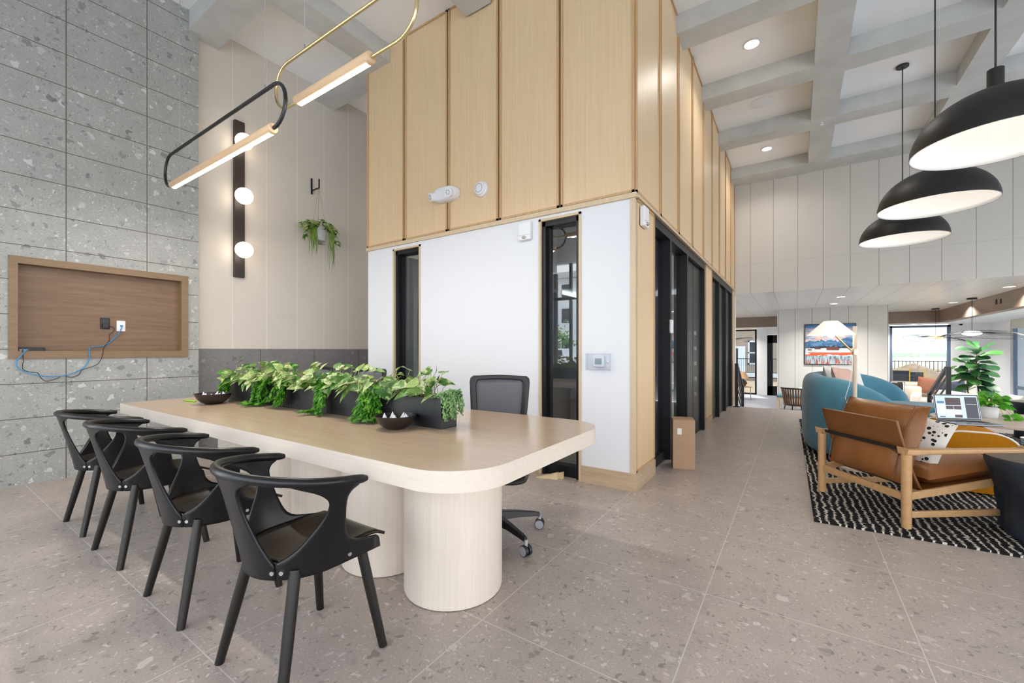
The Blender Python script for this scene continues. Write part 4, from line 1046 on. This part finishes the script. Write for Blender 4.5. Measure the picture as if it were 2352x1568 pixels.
pillow('white cushion behind the pink one on the teal sofa',(.60,7.35,.74),(math.radians(72),0,math.radians(45)),.42,.44,.13,M['whitefab'],4,sg)
# mustard ottoman
ot=thing('ottoman','mustard wool ottoman with cream piping and a laptop on top','ottoman',(1.19,4.83,RGZ),math.radians(-2))
def arch(hw,h,r,n=8):
    P=[(-hw,0)]
    for i in range(n+1): a=PI-PI/2*i/n; P.append((-hw+r+r*math.cos(a),h-r*.8+r*.8*math.sin(a)))
    for i in range(n+1): a=PI/2-PI/2*i/n; P.append((hw-r+r*math.cos(a),h-r*.8+r*.8*math.sin(a)))
    return P+[(hw,0)]
A=arch(.235,.475,.17); n=len(A)
b=B(); b.add([(x,0,z+.01) for x,z in A]+[(x,.86,z+.01) for x,z in A],[(k,k+1,k+1+n,k+n) for k in range(n-1)]+[tuple(range(n-1,-1,-1)),tuple(range(n,2*n)),(n-1,0,n,2*n-1)])
b.obj('ottoman_body',M['mustard'],ot,smooth=45)
for y in (0,.86): B().tube([(x*1.01,y,z*1.006+.01) for x,z in A],.0075,8).obj('piping',M['piping'],ot,smooth=180)
# laptop
lp=thing('laptop','open silver laptop with a lit page on screen, resting on the mustard ottoman','laptop',(1.235,5.47,RGZ+.486),math.radians(20))
B().box(-.17,.17,-.235,0,.0,.014).obj('laptop_base',M['laptop'],lp,bevel=.004)
B().box(-.145,.145,-.115,-.02,.0142,.0155).obj('keyboard',M['darkplastic'],lp); B().box(-.05,.05,-.21,-.13,.0142,.0148).obj('touchpad',M['greyplastic'],lp)
sl=bpy.data.objects.new('screen_lid',bpy.data.meshes.new('screen_lid'))
S=Matrix.Translation((0,0,.016))@Matrix.Rotation(math.radians(-12),4,'X')
def scr(x0,x1,z0,z1,y,name,mat,par):
    b=B(); b.M=S; b.box(x0,x1,y-.0005,y+.0005,z0,z1); return b.obj(name,mat,par)
b=B(); b.M=S; b.box(-.17,.17,.0,.008,0,.232); lid=b.obj('screen_lid',M['laptop'],lp,bevel=.003)
scr(-.165,.165,.004,.228,-.0005,'bezel',M['black'],lid)
def scol(n,c,s=.9): return emit('screen_'+n,lin(*c),s,lin(10))
sb=scol('pale',(196,214,222)); sd=scol('dark',(52,56,68)); sx=scol('brown',(70,54,58)); s3=scol('blue',(70,120,160)); s4=scol('white',(226,234,238))
scr(-.158,.158,.014,.220,-.0015,'screen_page',sb,lid)
for i,(x0,x1,z0,z1,mt) in enumerate(((.062,.152,.016,.208,sd),(-.085,.03,.132,.200,sx),(-.085,-.03,.095,.127,sx),(-.026,.03,.095,.127,sx),(-.148,-.095,.148,.168,s3),(-.148,-.095,.05,.14,s4),(-.083,-.03,.035,.088,s4),(-.026,.03,.05,.088,s4),(-.026,.03,.022,.046,sx),(.07,.145,.14,.146,s4),(-.14,-.10,.022,.03,sd))):
    scr(x0,x1,z0,z1,-.0025,'page_block',mt,lid)
# oval table, pot plant, drum tables
ov=thing('oval_table','oval pale wood coffee table behind the mustard ottoman','table',(1.98,6.28,RGZ))
P=[(.78*math.cos(2*PI*i/64),.62*math.sin(2*PI*i/64)) for i in range(64)]
B().prism(P,.412,.44).obj('tabletop',M['pale_top'],ov,bevel=.005,smooth=40)
B().lathe([(.19,0),(.19,.02),(.07,.05),(.06,.38),(.16,.412)],32,(.12,.05,0)).obj('pedestal',M['black'],ov,smooth=50)
pt=thing('potted_pothos','leafy green pothos in a white pot on the oval table','plant',(1.66,6.38,RGZ+.44))
B().lathe([(.0,0),(.055,0),(.062,.01),(.066,.115),(.060,.115),(.056,.1),(0,.1)],28).obj('pot',M['whiteplastic'],pt,smooth=50)
lf=B();st=B()
for i in range(70):
    a=R.uniform(0,2*PI); q=R.uniform(.02,.11); hz=R.uniform(.08,.20)*(1-q*1.6)+.03
    p=Vector((q*math.cos(a),q*math.sin(a),hz+.03)); Lh=R.uniform(.055,.085); leafy(lf,p,(math.cos(a)*.8,math.sin(a)*.8-.3,R.uniform(-.5,.4)),(R.uniform(-.3,.3),-.7,.9),Lh,Lh*.72,.4)
    if i%2: st.tube([(0,0,.09),p*.6+Vector((0,0,.08)),p],.002,5)
for k in range(3):
    a=-.3-.45*k; P=[Vector((.05,0,.11)),Vector((.11*math.cos(a),.11*math.sin(a),.13)),Vector((.16*math.cos(a),.16*math.sin(a),.05)),Vector((.18*math.cos(a),.18*math.sin(a),.014))]
    st.tube(P,.002,5)
    for p in P[1:]: leafy(lf,p,(math.cos(a),math.sin(a),-.3),(0,-.7,.9),.08,.055,.2)
lf.obj('leaves',leafmat('pothos_green',[lin(44,122,24),lin(86,168,40),lin(120,190,56)],None,.35),pt,smooth=180); st.obj('stems',M['stem'],pt,smooth=180)
def drum(label,loc,r,h,rz):
    d=thing('drum_table',label,'table',loc,rz,'black sculpted drum tables')
    b=B(); P=[]
    N=64
    for z,k in ((0,.86),(.02,.88),(.10,.87),(.22,.86),(.32,.87),(.38,.91),(.42,.97),(.45,1.0),(.475,1.0),(.48,.99)):
        row=[]
        for i in range(N+1):
            a=2*PI*i/N; sc_=0
            for c0 in (0,PI*2/3,PI*4/3):
                da=(a-c0+PI)%(2*PI)-PI
                lim=(1-abs(da)/.95); 
                if lim>0 and z<.40*(lim**.5)+.02: sc_=.055*min(1,lim*3)*min(1,max(0,(.42*lim**.5-z))*12)
            rr=(r*k-sc_) ; row.append((rr*math.cos(a),rr*math.sin(a),z*h/.48))
        P.append(row)
    b.grid(P); b.obj('drum_body',M['drum'],d,smooth=35)
    B().lathe([(r*.985,0),(r*.985,.006),(0,.006)],48,(0,0,h-.001)).obj('top_disc',M['drumtop'],d,smooth=40)
drum('charcoal drum side table in front of the leather chair at the lower right edge',(1.27,3.895,RGZ),.275,.475,1.25)
drum('charcoal drum table farther back at the right edge, beyond the oval table',(2.60,8.15,RGZ),.29,.475,-.4)
wp=thing('white_pot','low white ceramic pot on the rug at the right photo edge','pot',(2.30,7.40,RGZ)); B().lathe([(0,0),(.09,0),(.105,.02),(.125,.12),(.118,.12),(.098,.03),(0,.02)],32).obj('pot_body',M['whiteplastic'],wp,smooth=60)
# ------------------------------------------------------------------ stair railings
def rail(label,x,y0):
    r=thing('stair_railing',label,'railing',(x,y0,0),0,'black stair handrails')
    B().box(-.028,.028,-.028,.028,0,.88).box(-.06,.06,-.06,.06,0,.012).obj('post',M['black'],r)
    B().box(-.028,.028,1.15,1.2,-.55,.36).obj('post',M['black'],r)
    for k in range(5):
        b=B(); bar(b,(0,0,.86-.145*k),(0,.08,.86-.145*k),.03,.05 if k==0 else .022); bar(b,(0,.08,.86-.145*k),(0,1.18,.335-.145*k),.045 if k==0 else .02,.05 if k==0 else .022)
        b.obj('rail_bar',M['black'],r)
rail('black stepped railing at the left end of the stairs beside the corridor glazing',-1.0,9.67)
rail('black stepped railing in front of the cream sofa at the right',2.06,9.67)
# ------------------------------------------------------------------ lower room
LZ=-.55
pa=thing('framed_painting','framed landscape painting of snowy fields and blue hills on the far wall','painting',(.779,14.7,1.313))
B().box(-.575,.575,-.045,0,-.57,-.55).box(-.575,.575,-.045,0,.55,.57).box(-.575,-.555,-.045,0,-.55,.55).box(.555,.575,-.045,0,-.55,.55).obj('picture_frame',M['black'],pa)
B().box(-.556,.556,-.035,-.01,-.551,.551).obj('canvas',M['painting'],pa)
ba=B()
for x,z,w_,h_ in ((.07,-.165,.14,.05),(-.27,-.14,.07,.025),(-.45,-.17,.05,.02)):
    ba.add([(x-w_,-.0352,z),(x+w_,-.0352,z),(x+w_,-.0352,z+h_),(x+w_*.8,-.0352,z+h_*1.8),(x-w_*.8,-.0352,z+h_*1.8),(x-w_,-.0352,z+h_)],[(0,1,2,3,4,5)])
ba.obj('painted_barns',plain('barn_red_brown',lin(96,44,40),.6),pa)
def softbox(b,x0,x1,y0,y1,z0,z1): return b.box(x0,x1,y0,y1,z0,z1)
# cream sofa behind the railing and long cream sofa at the right windows
s1=thing('cream_armchair','cream upholstered armchair with a dark dashed cushion behind the right railing','chair',(1.95,14.0,LZ),math.radians(-12))
B().box(-.55,.55,-.40,.42,.10,.42).obj('seat',M['cream'],s1,bevel=.06,seg=4,smooth=60)
B().box(-.55,-.38,-.42,.42,.42,.66).obj('armrest',M['cream'],s1,bevel=.05,seg=4,smooth=60)
B().box(.38,.55,-.42,.42,.42,.66).obj('armrest',M['cream'],s1,bevel=.05,seg=4,smooth=60)
B().box(-.55,.55,.40,.60,.10,.80).obj('backrest',M['cream'],s1,bevel=.06,seg=4,smooth=60)
for sx in(-.45,.45):
    for sy in(-.32,.45): B().cyl((sx,sy,0),(sx,sy,.10),.025,n=10).obj('foot',M['drumtop'],s1)
pillow('black cushion with white dashes on the cream armchair behind the railing',(1.98,14.12,LZ+.68),(math.radians(80),0,math.radians(-12)),.52,.48,.15,M['stripe'],6)
s2=thing('cream_sofa','long low cream sofa with its back turned, under the right windows','sofa',(3.05,11.9,LZ),math.radians(10))
B().box(-.15,.12,-1.7,1.6,.06,.80).obj('backrest',M['cream'],s2,bevel=.06,seg=4,smooth=60)
B().box(.12,.95,-1.7,1.6,.10,.43).obj('seat',M['cream'],s2,bevel=.06,seg=4,smooth=60)
B().box(-.15,.95,1.6,1.82,.06,.66).obj('armrest',M['cream'],s2,bevel=.06,seg=4,smooth=60)
for sx in(-.05,.85):
    for sy in(-1.5,1.5): B().cyl((sx,sy,0),(sx,sy,.10),.025,n=10).obj('foot',M['drumtop'],s2)
s3=thing('cream_loveseat','cream loveseat against the back wall left of the fiddle leaf tree','sofa',(3.05,15.6,LZ),math.radians(0))
B().box(-.9,.9,-.40,.40,.10,.43).obj('seat',M['cream'],s3,bevel=.06,seg=4,smooth=60)
B().box(-.9,.9,.40,.60,.10,.80).obj('backrest',M['cream'],s3,bevel=.06,seg=4,smooth=60)
B().box(-.9,-.72,-.4,.40,.43,.62).obj('armrest',M['cream'],s3,bevel=.05,seg=4,smooth=60); B().box(.72,.9,-.4,.40,.43,.62).obj('armrest',M['cream'],s3,bevel=.05,seg=4,smooth=60)
cg='cushions on the far cream loveseat'
pillow('rust coloured cushion on the far cream loveseat',(2.98,15.72,LZ+.74),(math.radians(78),math.radians(8),0),.48,.44,.15,M['rust'],7,cg)
pillow('navy cushion on the far cream loveseat, right of the rust one',(3.36,15.55,LZ+.66),(math.radians(76),math.radians(-6),math.radians(-8)),.55,.46,.16,M['navy'],9,cg)
pillow('white cushion in the corner of the long cream sofa by the windows',(3.30,11.2,LZ+.68),(math.radians(78),0,math.radians(95)),.46,.46,.15,M['whitefab'],10)
# fiddle leaf tree
ft=thing('fiddle_leaf_tree','fiddle leaf fig tree with large glossy leaves in front of the white pier','plant',(3.62,14.65,LZ))
B().lathe([(0,0),(.16,0),(.19,.30),(.17,.30),(.16,.27),(0,.27)],28).obj('pot',M['potgrey'],ft,smooth=50)
tr=B(); tr.tube([(0,0,.25),(.02,0,.7),(-.03,.02,1.2),(.0,0,1.7)],[.02,.017,.013,.008],8); tr.tube([(-.05,.03,.25),(-.16,.02,.7),(-.18,0,1.15),(-.14,.0,1.4)],[.017,.014,.011,.006],8); tr.obj('trunk',M['trunk'],ft,smooth=180)
lf=B()
for (bx,by,z0,z1,nn) in ((0,0,.78,1.80,34),(-.16,0,1.0,1.45,14)):
    for i in range(nn):
        z=z0+(z1-z0)*i/nn; a=i*2.4+R.uniform(-.3,.3); el=-.35+1.05*(i/nn)**2+R.uniform(-.12,.2)
        Lh=R.uniform(.32,.42); leafy(lf,(bx+.03*math.cos(a),by+.03*math.sin(a),z),(math.cos(a)*math.cos(el),math.sin(a)*math.cos(el),math.sin(el)),(R.uniform(-.3,.3),-.55,1.0),Lh,Lh*.60,.22,((0,.08),(.08,.4),(.22,.62),(.38,.60),(.58,.92),(.75,1),(.9,.72),(1,.12)),.16)
lf.obj('leaves',M['fig'],ft,smooth=180)
# bench and slatted chair by the painting wall
bn=thing('bench','oak bench with teal seat pad at the left end of the painting wall','bench',(.35,14.2,LZ))
B().box(-.80,.6,-.22,.26,.38,.46).obj('seat_pad',M['tealcush'],bn,bevel=.03,seg=3,smooth=50)
B().box(-.80,.6,-.20,.25,.34,.38).box(-.80,-.74,-.20,.25,0,.34).box(.54,.6,-.20,.25,0,.34).obj('bench_frame',M['base_oak'],bn)
cf=thing('cafe_table','small pale cafe table half hidden behind the teal sofa','table',(.42,12.9,LZ)); B().box(-.35,.35,-.35,.35,.71,.74).obj('tabletop',M['pale_top'],cf); B().cyl((0,0,.03),(0,0,.71),.03,n=14).obj('pedestal',M['black'],cf,smooth=40); B().cyl((0,0,0),(0,0,.03),.24,n=28).obj('base',M['black'],cf,smooth=40)
sc_=thing('slatted_chair','black wire barrel chair with brown slat back below the stairs','chair',(.02,11.85,LZ),math.radians(-25))
P=[]; sl=B(); rl=B()
for k in range(15):
    a=math.radians(200+140*k/14); c,s=math.cos(a),math.sin(a); sl.M=None
    bar(sl,(.25*c,.24*s,.42),(.31*c,.30*s,.80),.034,.010)
    P.append((.315*c,.305*s,.82))
sl.obj('back_slats',M['slat'],sc_)
rl.tube([(.25,.16,.55)]+[P[-1]]+P[::-1][1:]+[(-.25,.16,.55)],.019,8); rl.obj('top_rail',M['black'],sc_,smooth=60)
B().lathe([(0,.43),(.26,.43),(.275,.445),(.26,.465),(0,.47)],28).obj('seat',M['drumtop'],sc_,smooth=50)
for sx,sy in ((-1,-1),(1,-1),(-1,1),(1,1)): B().cyl((sx*.17,sy*.17,.43),(sx*.23,sy*.23,0),.012,n=10).obj('leg',M['black'],sc_,smooth=40)
# side table with sculpted lamp by the left window
st_=thing('side_table','small side table under the tan lamp by the left window','table',(-1.50,16.6,LZ)); B().cyl((0,0,.43),(0,0,.45),.26,n=32).obj('tabletop',M['base_oak'],st_,smooth=40)
for k in range(3): a=2*PI*k/3; B().cyl((.2*math.cos(a),.2*math.sin(a),.43),(.22*math.cos(a),.22*math.sin(a),0),.012,n=8).obj('leg',M['base_oak'],st_)
tl=thing('table_lamp','tan table lamp with a cone shade and rounded base by the left window','lamp',(-1.58,16.6,LZ+.45)); B().lathe([(0,0),(.12,0),(.20,.12),(.14,.20),(.05,.26),(.0,.26)],28).obj('lamp_base',M['slat'],tl,smooth=50); B().lathe([(.25,.28),(.13,.50),(.12,.50),(.235,.285)],28).obj('lamp_shade',M['tanshade'],tl,smooth=50)
# small things on the low ceiling and header
for x,y,l in ((1.63,13.0,'small white sprinkler in the low ceiling right of the painting wall'),):
    s=thing('sprinkler',l,'sprinkler',(x,y,2.34)); B().lathe([(.05,0),(.05,-.006),(.012,-.012),(.010,-.04),(.03,-.042),(.03,-.046),(0,-.047)],20).obj('sprinkler_head',M['whiteplastic'],s,smooth=40)
cm=thing('security_camera','small white security camera under the soffit above the white pier','camera',(4.15,18.2,1.985)); B().lathe([(.07,0),(.07,-.03),(.05,-.04)],24).obj('mount',M['whiteplastic'],cm,smooth=40); B().ell((0,0,-.045),(.045,.045,.04),16,8).obj('lens_dome',M['darkplastic'],cm,smooth=180)
th_=thing('wall_control','two small dark wall plates on the brown header at the right','switch',(3.545,13.0,2.17)); B().box(-.006,0,-.03,.03,-.05,.05).obj('plate',M['darkplastic'],th_); B().box(-.006,0,.20,.26,-.05,.06).obj('plate',M['darkplastic'],th_)
# ------------------------------------------------------------------ outdoors beyond the lower room
bd=thing('neighbour_building','tan brick building outside with a white door and white window','building',(-3,36,-1))
B().box(-12,6,0,6,0,9).obj('wall',M['tanbrick'],bd)
B().box(-1.6,-.14,-.06,.02,.45,2.45).obj('door_frame',M['ceil'],bd); B().box(-1.05,-.62,-.09,-.05,.75,2.3).obj('door_pane',M['carglass'],bd)
f=B().box(.04,.14,-.08,.02,1.1,2.85).box(.85,.95,-.08,.02,1.1,2.85).box(.04,.95,-.08,.02,2.75,2.85).box(.04,.95,-.08,.02,1.1,1.2).box(.04,.95,-.08,.02,1.92,2.0); f.obj('window_frame',M['ceil'],bd); B().box(.14,.85,-.05,0,1.2,2.75).obj('window_pane',M['carglass'],bd)
f=B().box(-12,6,-1.62,-1.58,1.52,1.56).box(-12,6,-1.62,-1.58,.55,.59)
for k in range(150): f.box(-12+.12*k,-11.985+.12*k,-1.61,-1.59,.55,1.54)
f.obj('balcony_railing',M['black'],bd); B().box(-12,6,-1.7,0,.25,.5).obj('balcony_slab',M['ceil'],bd)
md=B(); P=[]
for i in range(13):
    q=i/12; rr_=2.0*(1-q)**.9; P.append([(6.75+rr_*math.cos(2*PI*k/40)*(1+.06*math.sin(3*2*PI*k/40)),39.5+rr_*math.sin(2*PI*k/40),-.85+1.12*q**.85*(1-.12*math.cos(5*k/40*6.28)*(1-q))) for k in range(41)])
md.grid(P); tag(md.obj('dirt_mound',M['dirt'],smooth=180),'big mound of pale dirt outside the far window','dirt mound')
sf_=thing('silt_fence','black fabric fence with yellow stakes in front of the dirt mound','fence',(5.75,35,-.8))
B().box(-.75,.0,-.02,.02,.05,.70).box(.05,.65,-.02,.02,.05,.62).obj('fabric',M['drum'],sf_)
for x in (-.78,.02,.66): B().box(x-.025,x+.025,-.03,.03,0,.85).obj('stake',plain('yellow_stake',lin(226,178,60),.7),sf_)
fn=thing('metal_fence','long low black picket fence across the far dirt yard','fence',(10,50,-.8)); f=B().box(-40,45,-.03,.03,.95,1.0).box(-40,45,-.03,.03,.15,.2); 
fp=B()
for k in range(340): fp.box(-40+.25*k,-39.96+.25*k,-.015,.015,.0,1.05)
f.obj('fence_rail',M['black_frame'],fn); tag(fp.obj('pickets',M['black_frame'],fn),kind='stuff')
sh=thing('white_tank','white outdoor tank seen through the right windows','tank',(34,46,-.8)); B().lathe([(0,0),(1.3,0),(1.3,1.3),(1.1,1.55),(0,1.7)],32).obj('tank_body',M['carwhite'],sh,smooth=50)
# ------------------------------------------------------------------ street behind the camera, mirrored in the slot windows
fb=thing('street_building','pale apartment building across the street, mirrored in the slot windows','building',(-22,-34,-.3))
B().box(-22,22,-8,0,0,9.2).obj('wall',M['facade'],fb); B().box(-22.4,22.4,-8.3,.4,9.2,9.8).obj('roof',M['concrete'],fb)
for k in range(10):
    for z in (1.2,4.4,7.0):
        x=-20+4.3*k; B().box(x-.55,x+.55,-.05,.05,z,z+1.5).obj('window',M['carglass'],fb)
for k,x in enumerate((-24,-20,-16.2,-12,-7)):
    t=thing('street_tree','young street tree before the pale building, mirrored in the slot windows','tree',(x,-24,-.3),0,'street trees across the road')
    B().cyl((0,0,0),(0,0,1.8),.07,.05,8).obj('trunk',M['trunk'],t); lf=B()
    for i in range(160):
        p=Vector((R.gauss(0,.65),R.gauss(0,.65),2.5+R.gauss(0,.6))); leafy(lf,p,(R.uniform(-1,1),R.uniform(-1,1),R.uniform(-1,.5)),(0,.5,1),.34,.24,.2)
    lf.obj('crown',M['treeleaf'],t)
cr=thing('parked_car','white parked car by the kerb, mirrored in the slot windows','car',(-12.3,-15.5,-.2),0)
pr=[(-2.2,.35),(-2.2,.75),(-1.95,.95),(-1.2,1.0),(-.75,1.42),(.9,1.45),(1.55,1.02),(2.15,.92),(2.25,.6),(2.2,.35)]
b=B(); n=len(pr); b.add([(x,-.85,z) for x,z in pr]+[(x,.85,z) for x,z in pr],[(k,(k+1)%n,(k+1)%n+n,k+n) for k in range(n)]+[tuple(range(n-1,-1,-1)),tuple(range(n,2*n))]); b.obj('car_body',M['carwhite'],cr,bevel=.05,smooth=40)
B().prism([(-1.0,-.87),(1.3,-.87),(1.3,.87),(-1.0,.87)],1.04,1.04).box(-.95,1.2,.853,.87,1.04,1.36).obj('side_windows',M['carglass'],cr)
for x in (-1.4,1.4):
    for y in (-.78,.78): B().cyl((x,y-.1,.33),(x,y+.1,.33),.33,n=24).obj('wheel',M['darkplastic'],cr,smooth=40)
hd=B()
for i in range(700):
    p=Vector((R.uniform(-16,-6),R.uniform(-8,-7),R.uniform(-.2,.55))); leafy(hd,p,(R.uniform(-1,1),R.uniform(-1,1),R.uniform(-.3,1)),(0,.5,1),.22,.14,.2)
tag(hd.obj('hedge',M['ruscus']),'low green hedge outside behind the camera, mirrored in the slot windows','hedge')
